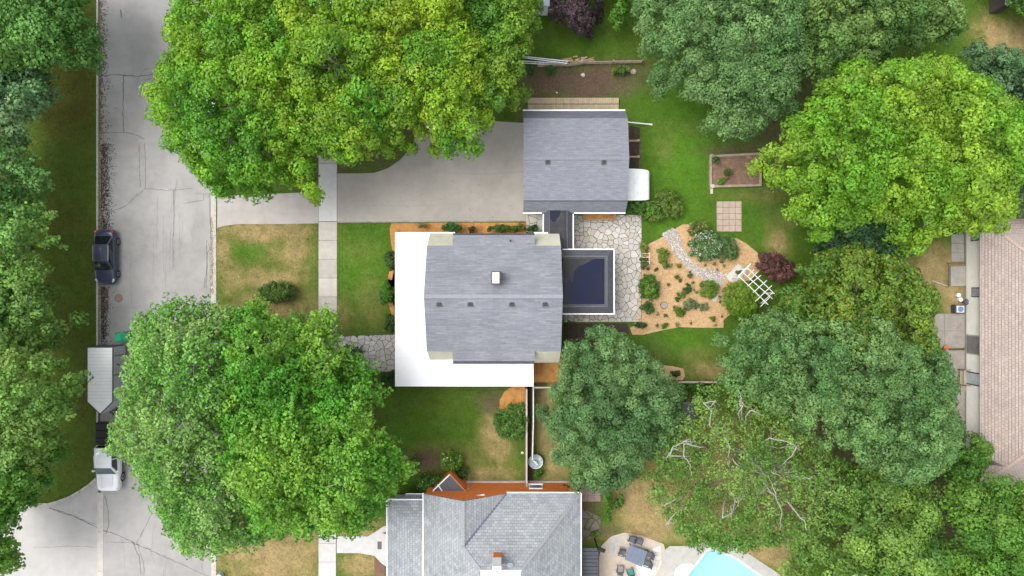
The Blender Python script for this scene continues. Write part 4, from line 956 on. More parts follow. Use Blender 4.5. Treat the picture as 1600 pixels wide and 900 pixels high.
tree('purple leaved tree at the top edge of the picture', [(862,-40),(952,-40),(948,22),(932,38),(920,46),(905,54),(888,50),(875,38),(858,30)], 2.5, 2.5, ((.022,.012,.020),(.060,.038,.045)), 52, cr=.32, leaf=.13, limbs=3)
tree('fresh green small tree beside the purple tree', [(940,-40),(1012,-40),(1008,10),(985,30),(975,45),(952,52),(944,20)], 3, 2.5, ((.05,.14,.012),(.10,.2,.02)), 53, cr=.38, leaf=.15, limbs=2)
tree('green tree in the top right corner', [(1553,-40),(1660,-40),(1660,60),(1592,32),(1580,8),(1560,4)], 3, 2.5, ((.04,.12,.015),(.08,.16,.02)), 54, cr=.4, leaf=.15, limbs=2)
# sparse tree with bleached branches
t12, inf = tree('sparse olive tree with bare bleached branches above dry grass', [(1000,745),(1025,710),(1040,670),(1060,640),(1075,605),(1120,592),(1150,590),(1200,620),(1240,655),(1290,690),(1340,720),(1350,790),(1305,835),(1250,850),(1200,846),(1150,858),(1090,852),(1040,830),(1030,800),(1010,775)], 5.5, 3, ((.048,.115,.014),(.105,.170,.034)), 55, cr=.42, leaf=.14, style='spray', kw_b=1.75, keep=.72, under=.3, gap=.6, lobe=1.8, cover=.85, ragged=.9, skirt=.4, limbs=9, barkm=barkW)
mbs = []
for pts in ([(1045,712),(1052,698),(1070,690),(1085,697),(1103,699)],[(1052,700),(1040,716)],[(1070,692),(1068,712),(1078,728),(1082,745)],
            [(1068,690),(1078,686)],[(1108,665),(1112,640)],[(1100,629),(1118,626),(1112,632),(1106,640)],[(1132,680),(1140,700),(1138,715)],
            [(1160,634),(1155,632),(1158,622),(1155,610)],[(1158,626),(1168,638)],[(1172,640),(1190,648)],
            [(1148,722),(1165,735),(1166,755),(1160,775),(1152,790)],[(1160,773),(1172,780)],[(1152,786),(1147,780)],
            [(1175,735),(1195,742),(1198,760),(1190,770),(1178,775),(1172,782)],[(1190,770),(1182,762),(1176,757)],[(1195,745),(1188,732)],
            [(1198,762),(1212,775),(1222,800),(1218,828)],[(1212,775),(1206,756),(1200,742)],[(1130,810),(1144,801),(1142,815)],[(1143,803),(1142,790)],
            [(1205,738),(1220,745)],[(1202,684),(1230,690),(1245,698),(1240,706)],[(1245,697),(1236,712),(1222,726)],[(1246,745),(1262,748),(1270,744)],
            [(1248,808),(1257,814),(1260,830)],[(1040,820),(1055,816)],[(1038,790),(1046,785),(1055,781)],[(1133,688),(1128,672),(1134,660)]):
    base = random.uniform(9.1, 9.7); mb = MB(); path = []
    for i in range(len(pts)-1):
        for k_ in range(4):
            f = k_/4; path.append(P(pts[i][0]*(1-f)+pts[i+1][0]*f+random.gauss(0,.7), pts[i][1]*(1-f)+pts[i+1][1]*f+random.gauss(0,.7), base+random.gauss(0,.04)))
    path.append(P(*pts[-1], base)); n = len(path)
    mb.tube(path, [.038*(1-.75*i/n)+.008 for i in range(n)], 6)
    for i in range(1, n, 3):
        dv = Vector((random.gauss(0,1), random.gauss(0,1), .2)).normalized()*random.uniform(.2,.5); mb.tube([path[i], path[i]+dv*.6+Vector((.03,.02,0)), path[i]+dv], [.018, .013, .005], 4)
    ax_ = Vector((t12.location.x, t12.location.y, 5.0)); e_ = path[0].lerp(ax_, .4); mb.tube([path[0], path[0].lerp(e_, .5)+Vector((random.gauss(0,.15), random.gauss(0,.15), -.35)), e_+Vector((0,0,-.5))], [.04,.05,.06], 6)
    mb.build('bare_branch', barkW, t12, smooth=True)
# ---------------- shrubs ----------------
G1 = ((.035,.10,.012),(.08,.16,.018))
shrub('white flowering round bush beside the gravel path', circ(1101,384,25,28,seed=1), 1.3, ((.045,.12,.02),(.09,.17,.04)), 61, accent=[((.62,.62,.58), .17)], leaf=.09)
shrub('fine leaved green bush right of the white flowering bush', circ(1132,389,20,22,seed=2), 1.0, ((.05,.10,.025),(.08,.14,.04)), 62, leaf=.08)
shrub('feathery flowering perennials above the white flowering bush', circ(1090,355,20,13,seed=3), .7, ((.06,.12,.015),(.13,.17,.03)), 63, leaf=.08, accent=[((.35,.16,.05), .08),((.5,.45,.35), .04)])
shrub('bright green dense bush beside the white pergola', circ(1154,467,32,31,seed=4,irr=.06), 1.7, ((.065,.155,.012),(.115,.205,.016)), 64, leaf=.09, cr=.2, gap=.05, accent=[((.28,.28,.02), .02)])
shrub('purple brown smoke bush behind the pergola', [(1175,402),(1192,393),(1215,396),(1222,405),(1242,412),(1240,430),(1222,445),(1200,445),(1190,432),(1178,415)], 1.5, ((.075,.028,.028),(.14,.065,.055)), 65, leaf=.11)
shrub('small bright green bush between gravel path and pergola bush', circ(1105,452,16,15,seed=5), .9, ((.07,.15,.015),(.15,.20,.03)), 66, leaf=.08)
shrub('leafy green shrub under the garage corner by the white spout', [(975,322),(990,312),(1015,318),(1032,325),(1028,336),(1005,344),(985,338)], 1.2, G1, 67, leaf=.11)
shrub('yellow green round shrub left of the raised bed', [(1022,300),(1035,294),(1052,298),(1064,312),(1068,330),(1058,342),(1035,346),(1012,348),(1005,340),(1028,330),(1020,315)], 1.3, ((.055,.11,.014),(.11,.165,.025)), 68, leaf=.09)
shrub('tall green shrub along the east edge of the patio', [(1000,432),(1012,424),(1022,432),(1030,445),(1028,465),(1018,470),(1003,468),(996,450)], 1.2, G1, 69, leaf=.1)
shrub('lower green shrub at the patio edge beside the tree stump', circ(1011,480,13,11,seed=7), .9, ((.03,.09,.015),(.06,.13,.03)), 70, leaf=.1)
shrub('yellow flowering perennial at the patio edge near the path start', circ(1005,387,8,12,seed=8), .5, ((.06,.12,.015),(.12,.16,.02)), 71, leaf=.08, cr=.15, accent=[((.5,.4,.03), .1)])
shrub('dark leaved perennial with orange blooms at the patio edge', circ(1005,411,7,10,seed=9), .5, ((.03,.07,.015),(.06,.1,.02)), 72, leaf=.08, cr=.15, accent=[((.4,.08,.03), .06)])
shrub('arching green lily clump left of the gravel path', [(1022,392),(1034,386),(1046,394),(1042,408),(1040,420),(1033,420),(1028,405)], .6, ((.05,.12,.015),(.11,.17,.03)), 73, leaf=.09, cr=.16, accent=[((.5,.25,.03), .08)])
shrub('blue green grass clump beside the lily clump', circ(1042,416,8,6,seed=10), .35, ((.06,.11,.035),(.10,.15,.06)), 74, leaf=.08, cr=.13, style='spray')
for i in range(34):
    while True:
        x = random.uniform(1008, 1130); y = random.uniform(400, 512)
        if inpoly(np.array([x]), np.array([y]), gbed)[0] and not inpoly(np.array([x]), np.array([y]), gp)[0]: break
    sz_ = random.uniform(1.6, 3.6); cc_ = random.choice([((.06,.11,.02),(.12,.16,.04)),((.10,.11,.02),(.2,.17,.04)),((.05,.08,.03),(.09,.12,.05))])
    shrub('small seedling scattered over the mulch garden bed', circ(x, y, sz_, sz_, n=8, seed=200+i, irr=.3), .2, cc_, 300+i, cr=.1, leaf=.07, kind='seedling', cat='plant', group='seedlings scattered over the mulch bed', z0=.1, lobe=.4, rough_edge=.1, under=.2, skirt=.05)
small = [(1059,415,5,6,'yellow flowered clump on the mulch beside the gravel path',((.10,.13,.01),(.25,.2,.02))),
 (1057,434,5,5,'yellow green plant in the middle of the mulch bed',((.10,.12,.01),(.3,.22,.03))),
 (1024,421,4,4,'dark olive seedling left in the mulch bed',((.05,.06,.015),(.09,.09,.02))),
 (1073,451,6,9,'dark green upright plant left of the small bright bush',((.025,.08,.02),(.05,.12,.03))),
 (1064,462,7,5,'light green low plant in the lower mulch bed',((.08,.14,.02),(.14,.19,.03))),
 (1060,487,12,9,'wide green perennial clump in the lower mulch bed',((.04,.11,.012),(.10,.17,.02))),
 (1078,476,12,9,'grey green feathery plant beside the wide perennial clump',((.08,.12,.04),(.14,.18,.08))),
 (1098,480,8,7,'pale green tuft right of the feathery plant',((.09,.14,.04),(.15,.19,.08))),
 (1113,498,5,5,'yellow green tuft near the lower right end of the mulch',((.08,.12,.01),(.14,.17,.02))),
 (1037,508,6,5,'bright green round tuft near the bottom of the mulch',((.08,.17,.012),(.13,.23,.02))),
 (1026,509,3.5,3.5,'brown green seedling left of the bright round tuft',((.09,.09,.03),(.13,.12,.04))),
 (1081,443,3,4,'tiny brown seedling above the small bright bush',((.09,.08,.02),(.13,.12,.04))),
 (1043,444,3,3,'tiny green seedling in the open mulch',((.06,.09,.02),(.1,.12,.03))),
 (1076,432,3.5,5,'thin olive seedling below the gravel path',((.08,.09,.02),(.12,.13,.03))),
 (1056,468,4,5,'small dark green plant left of the low light plant',((.04,.08,.02),(.08,.11,.03))),
 (1153,425,4,4,'potted green plant on the pale slab by the pergola',((.06,.12,.02),(.12,.15,.03))),
 (1000,507,12,5,'dark green clump at the lower patio corner',((.02,.05,.015),(.04,.08,.02))),
 (1056,583,9,6,'dark green bush on the fence mulch bed',((.015,.05,.012),(.03,.08,.02)))]
for i, (x, y, rx, ry, lab, cc) in enumerate(small):
    shrub(lab, circ(x, y, rx, ry, n=10, seed=20+i, irr=.2), .35, cc, 100+i, cr=.12, leaf=.075, kind='garden_plant', cat='plant', z0=.12, lobe=.5, rough_edge=.1, under=.2, skirt=.12)
shrub('rounded dark evergreen against the north wall left of centre', circ(709,357,19,8,seed=11), .9, ((.02,.08,.015),(.045,.12,.025)), 81, leaf=.08, cr=.18, group='evergreens in the north bed')
shrub('small dark red shrub between the north evergreens', circ(738,359,8,5,seed=12), .6, ((.04,.035,.015),(.08,.06,.02)), 82, leaf=.07, cr=.14)
shrub('long low evergreen against the north wall right of centre', circ(790,358,33,6,seed=13), .8, ((.03,.085,.012),(.06,.13,.02)), 83, leaf=.08, cr=.18, group='evergreens in the north bed')
shrub('dark green bush beside the side flagstones', circ(834,358,9,8,seed=14), .8, ((.02,.06,.015),(.04,.09,.02)), 84, leaf=.08, cr=.16)
shrub('orange tinged grasses left of the dark corner bush', circ(814,356,11,6,seed=15), .5, ((.08,.1,.015),(.2,.15,.03)), 85, leaf=.08, cr=.15, style='spray')
shrub('pale green low plant at the left end of the north bed', circ(660,353,9,4,seed=16), .3, ((.08,.12,.02),(.13,.16,.04)), 86, leaf=.07, cr=.13)
shrub('round bright green bush beside the porch roof edge', circ(606,458,13,21,seed=17,irr=.08), 1.2, ((.035,.12,.012),(.075,.18,.016)), 87, leaf=.09)
shrub('grey green small shrub above the round porch bush', circ(611,407,11,15,seed=18), .8, ((.05,.10,.02),(.08,.13,.035)), 88, leaf=.08)
shrub('dark low shrub below the round porch bush', circ(612,505,10,14,seed=19), .6, ((.04,.08,.012),(.07,.11,.015)), 89, leaf=.08)
shrub('dark shrub at the lower left porch corner', circ(612,592,14,15,seed=21), 1.0, ((.02,.06,.015),(.035,.08,.02)), 90, leaf=.09)
shrub('fine leaved bush on the dry verge above the silver maples', circ(435,457,30,18,seed=22), 1.2, ((.05,.105,.015),(.085,.15,.025)), 91, leaf=.09)
shrub('feathery dark green shrub beside the flagstone walk', [(530,545),(545,535),(565,540),(572,560),(560,580),(535,580)], 1.5, ((.02,.075,.025),(.045,.11,.04)), 92, leaf=.11, style='spray')
shrub('leafy green bush beside the corner mulch bed', [(768,650),(782,640),(800,628),(822,622),(828,650),(822,680),(800,686),(778,682)], 1.6, ((.035,.11,.014),(.075,.16,.025)), 93, leaf=.11)
shrub('bright hydrangea bush with white blooms by the brick house', circ(706,718,21,18,seed=23), 1.4, ((.06,.15,.012),(.12,.21,.02)), 94, leaf=.11, accent=[((.6,.62,.5), .03)])
shrub('dark leafy bush left of the brick house bay', [(652,745),(665,738),(685,735),(700,742),(680,765),(668,770),(652,765)], 1.2, ((.03,.09,.012),(.06,.14,.02)), 95, leaf=.1, accent=[((.5,.55,.45), .02)])
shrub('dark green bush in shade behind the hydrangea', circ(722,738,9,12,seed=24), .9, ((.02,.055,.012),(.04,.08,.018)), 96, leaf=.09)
shrub('low green weeds on the bare patch near the maple edge', circ(650,722,10,10,seed=25), .5, ((.05,.1,.015),(.09,.14,.02)), 97, leaf=.08)
shrub('clipped narrow hedge between the brick house and dry lawn', [(939,765),(954,765),(954,790),(953,815),(942,815),(939,790)], 1.6, ((.035,.12,.01),(.07,.17,.015)), 98, leaf=.09, cr=.2, gap=.0)
shrub('bright leafy bush right of the narrow hedge', circ(965,779,8,13,seed=26), 1.2, ((.03,.11,.012),(.07,.16,.018)), 99, leaf=.1)
shrub('dark bush at the brick house corner under the tree', circ(888,762,11,14,seed=27), 1.4, ((.025,.09,.012),(.05,.13,.018)), 120, leaf=.1)
shrub('green plant beside the round glass table', circ(840,738,9,8,seed=28), .8, ((.03,.11,.012),(.06,.16,.02)), 121, leaf=.09)
shrub('dark green seedling patch in the raised bed corner', circ(1117,251,6,6,seed=29), .4, ((.03,.09,.02),(.05,.12,.03)), 122, leaf=.07, cr=.13, z0=.3)
shrub('round herb clump in the middle of the raised bed', circ(1137,269,8,7,seed=30), .35, ((.05,.09,.02),(.08,.13,.03)), 123, leaf=.07, cr=.13, z0=.3)
shrub('lettuce green plant at the lower edge of the raised bed', circ(1125,285,8,6,seed=31), .35, ((.07,.17,.015),(.12,.22,.03)), 124, leaf=.09, cr=.13, z0=.3)
shrub('orange tinged plant in the raised bed', circ(1134,278,6,5,seed=32), .25, ((.15,.12,.04),(.28,.16,.06)), 125, leaf=.07, cr=.12, z0=.3)
shrub('leafy weeds along the rail fence in the bare soil', [(955,105),(972,103),(985,106),(983,117),(968,120),(956,118)], .6, ((.05,.12,.015),(.10,.17,.03)), 126, leaf=.09, cr=.15, keep=.7)
shrub('dark fern clump under the ladders', circ(828,112,9,8,seed=33), .6, ((.02,.07,.015),(.04,.1,.02)), 127, leaf=.1, cr=.16, style='spray')
shrub('dark fern clump below the ladder ends', circ(861,111,9,7,seed=34), .5, ((.02,.07,.015),(.04,.1,.02)), 128, leaf=.1, cr=.16, style='spray')
shrub('green bush behind the back lawn fence', [(1068,600),(1085,592),(1110,598),(1112,618),(1090,630),(1070,625)], 1.6, ((.03,.10,.012),(.07,.15,.02)), 129, leaf=.11)
for i, (x, y, lab) in enumerate([(930,835,'low weeds beside the stepping path'),(1080,848,'green ground plant at the edge of the pool deck')]):
    shrub(lab, circ(x, y, 8, 5, seed=40+i), .3, ((.05,.11,.015),(.08,.15,.02)), 140+i, leaf=.08, cr=.13, kind='garden_plant', cat='plant')

# ---------------- pergola, slabs, garden objects ----------------
t = thing('pergola', 'white timber pergola set diagonally beside the bright bush', 'pergola', P(1182,444))
zp_ = 2.2
for a, b in (((1168,419),(1210,459)),((1154,431),(1200,476)),((1161,426),(1207,467))):
    MB().bar(P(*a,zp_), P(*b,zp_), .05, .12).build('beam', whitep, t)
for a, b, w in (((1173,412),(1153,432),.16),((1178,421),(1167,433),.07),((1189,430),(1168,447),.08),((1198,438),(1177,457),.08),((1206,446),(1180,471),.09),((1204,463),(1188,479),.09),((1183,425),(1171,438),.05),((1210,455),(1190,473),.06)):
    MB().bar(P(*a,zp_+.13), P(*b,zp_+.13), w*.5, .08).build('rafter', whitep, t)
for x, y in ((1169,420),(1156,433),(1208,458),(1198,474)):
    q = P(x, y, zp_); MB().box(q.x-.06, q.x+.06, q.y-.06, q.y+.06, 0, zp_-.07).build('post', whitep, t)
root = thing('garden_slab', 'pale triangular stone slab at the foot of the pergola', 'slab', P(1148,425))
MB().prism(pp([(1134,432),(1153,412),(1166,424),(1150,440),(1140,440)]), 0, .09).build('slab', stone_t[3], root, bevel=.01)
root = thing('star_slab', 'pale star shaped stone piece left of the bright bush', 'slab', P(1117,462))
MB().prism(pp([(1105,462),(1113,458),(1115,452),(1120,459),(1127,461),(1120,466),(1117,473),(1111,468)]), .03, .12).build('slab', stone_t[3], root)
t = thing('tree_stump', 'round grey wooden stump in the mulch bed', 'stump', P(1037,477)); q = P(1037,477)
MB().cyl(q.x, q.y, 0, .18, .33, 18, .30).build('trunk_base', M('stump_bark', (.2,.16,.13), .9, .2, 8), t); MB().cyl(q.x, q.y, .181, .2, .26, 18).build('cut_face', M('stump_face', (.30,.26,.23), .9, .2, 14), t)
t = thing('metal_trellis', 'thin white wire trellis at the patio edge', 'trellis', P(1010,405))
for a, b in (((1004,396),(1015,396)),((1015,394),(1015,412)),((1004,402),(1015,402)),((1004,408),(1015,409))): MB().bar(P(*a,1.0), P(*b,1.0), .025, .025).build('wire', whitep, t)
for a in ((1004,396),(1015,412)): q = P(*a,1.0); MB().cyl(q.x, q.y, 0, 1.0, .012, 6).build('leg', whitep, t)
t, _ = bar_thing('downspout', 'long dark pipe with white flared end beside the garage corner', 'downspout', P(980,314.5,.4), P(1030,315.5,.2), .05, .05, M('grey_pipe', (.25,.26,.27), .5))
MB().prism([P(x,y,.3) for x,y in [(1024,317),(1032,313),(1040,315),(1037,320),(1027,321)]], .15, .3).build('splash_end', whitep, t)
# white rock, rocks
def rock(label, px, py, r, m, seed):
    rnd = random.Random(seed); q = P(px, py); mb = MB(); n = 8; vs = []
    for (zz, rf) in ((0, 1), (.12, 1.02), (.2, .6)):
        for k_ in range(n): a = 2*math.pi*k_/n; rr_ = r*rf*rnd.uniform(.75, 1.15); vs.append((q.x+rr_*math.cos(a), q.y+rr_*math.sin(a)*.8, zz*r*4))
    fs = [(i*n+k_, i*n+(k_+1) % n, (i+1)*n+(k_+1) % n, (i+1)*n+k_) for i in range(2) for k_ in range(n)]+[tuple(range(2*n, 3*n))]
    mb.add(vs, fs); tag(mb.build('rock', m), label, 'rock')
rock('pale white rock lying in the bare soil', 911, 117.5, .2, M('white_rock', (.62,.57,.5), .9), 1)
rock('pinkish flat rock on the right of the bare soil', 989, 112, .28, M('pink_rock', (.42,.32,.26), .9), 2)
rock('tiny pale stone near the deck', 870, 145, .09, M('white_rock', (.62,.57,.5)), 3)
rock('small pale stone on the dry strip by the brick house fence', 816, 707, .15, M('white_rock', (.62,.57,.5)), 4)
# ladders
for i, (a, b, c, d, lab) in enumerate((((816,90),(888,99.5),(816,88),(888,96),'upper aluminium extension ladder lying along the rail fence'), ((816,98.5),(888,102.5),(816,95.5),(888,99.8),'lower aluminium extension ladder lying along the rail fence'))):
    t = thing('ladder', lab, 'ladder', P((a[0]+b[0])/2, a[1]+4), 'ladders lying by the rail fence')
    z = .5-.14*i
    MB().bar(P(*a,z), P(*b,z), .08, .09).build('rail', metalG, t); MB().bar(P(*c,z), P(*d,z), .08, .09).build('rail', metalG, t)
    for k_ in range(12):
        f = (k_+.5)/12; p0 = P(a[0]+(b[0]-a[0])*f, a[1]+(b[1]-a[1])*f, z); p1 = P(c[0]+(d[0]-c[0])*f, c[1]+(d[1]-c[1])*f, z); MB().bar(p0, p1, .035, .035).build('rung', metalG, t)
MB_ = thing('ladder_support', 'dark timber sawhorse under the ladders', 'support', P(840,97))
for x in (826, 870): MB().box(P(x,0).x-.06, P(x,0).x+.06, P(0,104).y, P(0,89).y, -.02, .3).build('sleeper', M('dark_timber', (.07,.06,.05), .9), MB_)
t = thing('log_pile', 'pile of split pale logs and branches beside the ladder ends', 'log pile', P(910,94))
rnd = random.Random(5)
for i in range(22):
    x = rnd.uniform(888, 928); y = 94.5+rnd.gauss(0, 2.2); a = rnd.gauss(0, .5); L = rnd.uniform(4, 11)
    p0 = P(x-L*math.cos(a), y-L*math.sin(a)*.4, .05); z_ = rnd.uniform(.08, .35); p0.z = z_; p1 = P(x+L*math.cos(a)*.5, y+L*math.sin(a)*.4); p1.z = z_+rnd.uniform(-.05, .1)
    MB().tube([p0, p0.lerp(p1, .5)+Vector((0, rnd.gauss(0, .04), 0)), p1], rnd.uniform(.04, .09), 6).build('log', M('split_log', (.40,.30,.19), .9, .25, 6), t)
# rail fence north
def fence(name, label, pts, h, post_m, board_m=None, spacing=2.2, rails=2, board=0, cap=False, group=None):
    t = thing(name, label, 'fence', (*Vector(((pts[0]+pts[-1])/2))[:2], 0), group)
    for i in range(len(pts)-1):
        a, b = Vector(pts[i]), Vector(pts[i+1]); a.z = b.z = 0; L = (b-a).length; d = (b-a).normalized(); nn = Vector((-d.y, d.x, 0)); n = max(1, round(L/spacing))
        for k_ in range(n+(1 if i == len(pts)-2 else 0)):
            q = a+d*L*k_/n; MB().bar(q+Vector((0,0,-.1)), q+Vector((0,0,h+.08)), .1, .1).build('post', post_m, t)
        for r in range(rails):
            z = h*(.25+.7*r/max(1, rails-1)); MB().bar(a+Vector((0,0,z))-nn*.065, b+Vector((0,0,z))-nn*.065, .05, .09).build('rail', post_m, t)
        if board:
            me = MB().box(-board/2+.01, board/2-.01, -.011, .011, .05, h).mesh(board_m); m_ = int(L/board); o0 = oloc(t)
            for k_ in range(m_):
                q = a+d*(board*(k_+.5))-nn*.115-o0; link('board', me, t, loc=(q.x, q.y, random.uniform(-.02, .02)), rz=math.atan2(d.y, d.x))
        if cap: MB().bar(a+Vector((0,0,h+.1)), b+Vector((0,0,h+.1)), .09, .035).build('cap_rail', cap, t)
    return t
fence('rail_fence', 'low weathered log rail fence behind the bare soil', [P(840,104), P(886,103), P(912,99.5), P(1002,97.5)], .7, wood, rails=3)
palew = M('pale_fence_cap', (.50,.42,.36), .8, .15, 4)
fence('board_fence', 'pale capped board fence running down to the brick house', [P(822.5,604), P(822.5,756)], 1.5, wood, wood, board=.16, cap=palew, spacing=2.0)
fence('wire_fence', 'dark second fence with white rail right of the board fence', [P(832.5,600), P(832.5,655), P(831,712)], 1.4, M('dark_timber', (.07,.06,.05)), M('dark_timber', (.07,.06,.05)), board=.2, spacing=1.2, cap=M('white_fence_rail', (.6,.6,.58), .7))
fence('side_gate_fence', 'short pale fence joining the porch corner under the tree', [P(833,601.5), P(900,601.5)], 1.4, wood, wood, board=.16, cap=palew)
fence('picket_fence', 'low slatted fence below the back lawn', [P(1055,594), P(1140,594)], 1.1, wood, wood, board=.18, cap=palew)
# round glass table
t = thing('glass_table', 'round glass garden table with objects on it beside the fence', 'table', P(837,722))
q = P(837,721.5,.7)
MB().cyl(q.x, q.y, .66, .70, .60, 28).build('tabletop', M('frosted_glass', (.20,.28,.28), .12, .15, 4, dirt=((.45,.5,.48), 2.5, .5, .65), spec=.5), t)
mb = MB(); n = 28; mb.tube([(q.x+.61*math.cos(2*math.pi*k_/n), q.y+.61*math.sin(2*math.pi*k_/n), .69) for k_ in range(n+1)], .02, 5); mb.build('rim', metalG, t)
for k_ in range(3): a = k_*2.1; MB().tube([(q.x+.1*math.cos(a), q.y+.1*math.sin(a), .65), (q.x+.42*math.cos(a), q.y+.42*math.sin(a), 0)], .02, 5).build('leg', metalG, t)
t = thing('statue', 'small white figurine on the round glass table', 'ornament', (q.x, q.y, .7))
mb = MB(); mb.tube([(q.x,q.y,.7),(q.x,q.y,.82),(q.x+.02,q.y,.95),(q.x+.02,q.y+.02,1.08),(q.x+.03,q.y,1.2)], [.12,.09,.13,.06,.08], 8); mb.build('body', whitep, t, smooth=True)
mb = MB(); mb.tube([(q.x-.02,q.y+.05,.98),(q.x-.16,q.y+.14,1.08),(q.x-.24,q.y+.2,1.02)], [.05,.07,.02], 6); mb.tube([(q.x,q.y-.05,.98),(q.x+.14,q.y-.16,1.06),(q.x+.2,q.y-.2,1.0)], [.05,.06,.02], 6); mb.build('wing', whitep, t, smooth=True)

# ---------------- brick house (bottom) ----------------
BH = thing('brick_house', 'orange brick house with grey hipped roof at the bottom edge', 'house', P(780,860))
ze = 3.4; yN = P(0,770.5,ze).y; xL = P(662,0,ze).x; xR_ = P(907,0,ze).x
zt = 6.47; E = P(750,890,zt); D = P(815,890,zt); yS = -31.
zg = 5.6; gxr = P(724,783,zg).x; gyr = P(724,783,zg).y; xV = P(785,772,ze).x
yF = E.y
yh = yN-(zg-ze)*(yN-yF)/(zt-ze)              # where the gable ridge meets the main north slope
def wslope(z): return xL+(z-ze)*(gxr-xL)/(zg-ze)
Ex = wslope(zt)
roof('roof', [(xL,yN-.05,ze),(xL,yS,ze),(Ex,yS,zt),(Ex,yF,zt),(gxr,yh,zg),(gxr,gyr,zg)], bhS, BH, step=.23, lift=.03)
roof('roof', [(xV,yN,ze),(xV-.001,yN-.02,ze),(gxr,yh,zg),(gxr,gyr,zg),(xV-.25,yN+.0,ze+.12)] if False else [(2*gxr-xL,yN-.05,ze),(2*gxr-xL,yN-.15,ze),(gxr,yh,zg),(gxr,gyr,zg)], bhS, BH, step=.23, lift=.03)
xV2 = 2*gxr-xL
roof('roof', [(xV2,yN,ze),(xR_,yN,ze),(D.x,yF,zt),(Ex,yF,zt),(gxr,yh,zg)], bhS, BH, step=.23, lift=.03)
roof('roof', [(xR_,yN,ze),(xR_,yS,ze),(D.x,yS,zt),(D.x,yF,zt)], bhS, BH, step=.23, lift=.03)
MB().bar((xV2,yN-.1,ze+.06), (gxr,yh,zg+.05), .3, .03).build('valley_flashing', M('valley_metal', (.11,.105,.16), .6, .1), BH)
MB().bar((xR_-.05,yN-.05,ze+.04), (D.x,yF,zt+.04), .22, .04).build('hip_cap', M('hip_shingle', (.255,.265,.28), .9, .15, 8), BH)
MB().bar((gxr,gyr,zg+.03), (gxr,yh,zg+.03), .22, .04).build('ridge_cap', M('hip_shingle', (.24,.245,.245)), BH)
MB().bar((gxr,yh,zg+.03), (Ex,yF,zt+.03), .22, .04).build('hip_cap', M('hip_shingle', (.24,.245,.245)), BH)
MB().box(Ex+.05, D.x-.05, yS, yF-.05, zt-.15, zt+.06).build('flat_roof', white, BH)
MB().box(Ex, D.x, yF-.06, yF, zt-.1, zt+.09).build('flashing', whitep, BH)
mb = MB(); mb.box(xL+.15, xR_-.15, yS, yN-.1, -.1, 3.28); mb.add([(xL+.2,yN-.12,3.3),(xV2-.2,yN-.12,3.3),(gxr,yN-.12,zg-.2)], [(0,1,2)]); mb.build('wall', brickM, BH)
# brick courses on the visible north wall: recessed joints
mb = MB()
y1 = yN-.02; rows = 26
for r in range(rows):
    z0_ = .32+r*(3.0-.32)/rows; h_ = (3.0-.32)/rows-.012; x = xL+.15-(.11 if r % 2 else 0)
    while x < xR_-.15:
        xe = min(x+.21, xR_-.15); xs_ = max(x, xL+.15)
        if xe-xs_ > .03: mb.box(xs_, xe, yN-.1, y1+random.uniform(-.006, .006), z0_, z0_+h_)
        x += .222
mb.build('brickwork', M('orange_brick_face', (.70,.20,.05), .85, .2, 9), BH, kind='stuff')
# brick gable, steps out beneath the raking eave
mb = MB(); rows = 24
for r in range(rows):
    z0_ = 3.05+r*.1; hw = (gxr-xL)*(1-max(0, z0_-3.3)/(zg-3.35))-.15
    if hw <= .1: break
    x = gxr-hw-(.11 if r % 2 else 0)
    while x < gxr+hw:
        xs_ = max(x, gxr-hw); xe = min(x+.21, gxr+hw)
        if xe-xs_ > .03: mb.box(xs_, xe, yN-.1, y1+.001+random.uniform(-.006, .006), z0_, z0_+.088)
        x += .222
mb.build('gable_brickwork', MATS['orange_brick_face'], BH, kind='stuff')
MB().box(xL+.1, xR_-.1, yN-.1, yN+.1, -.1, .3).build('foundation', conc, BH)
mb = MB(); mb.box(xV2, xR_+.05, yN, yN+.09, ze-.13, ze+.02); mb.box(xR_, xR_+.1, yS, yN, ze-.13, ze+.02); mb.build('gutter', whitep, BH); MB().box(xL-.1, xL, yS, yN, ze-.13, ze+.02).build('gutter', whitep, BH)
q0, q1 = P(737,776,3.9), P(757,773,3.9); MB().bar(q0, q1, .12, .12).build('gutter', whitep, BH)
q = P(837,761,1.7); w = MB().box(q.x-.58, q.x+.58, yN-.05, yN+.06, 1.15, 2.2).build('window', whitep, BH)
MB().box(q.x-.5, q.x+.5, yN+.061, yN+.07, 1.25, 2.1).build('pane', M('window_glass', (.10,.12,.14), .08, .1, 3, spec=.6, dirt=((.4,.42,.42), 1, .4, .6)), w)
MB().box(q.x-.65, q.x+.65, yN-.02, yN+.14, 1.06, 1.145).build('sill', whitep, w)
c, q = chimney(776, 893, .62, .75, 5.0, 8.6, BH, M('orange_brick', (.36,.10,.035)), whitep)
qq = c.data; mb = MB(); mb.box(q.x-.325, q.x+.325, q.y-.385, q.y+.385, 6.9, 8.58); mb.build('chimney_render', whitep, c)
q = P(797,883,6.4); MB().box(q.x-.2, q.x+.2, q.y-.18, q.y+.18, 5.8, 6.4).build('skylight', M('skylight_dome', (.30,.34,.38), .2), BH)
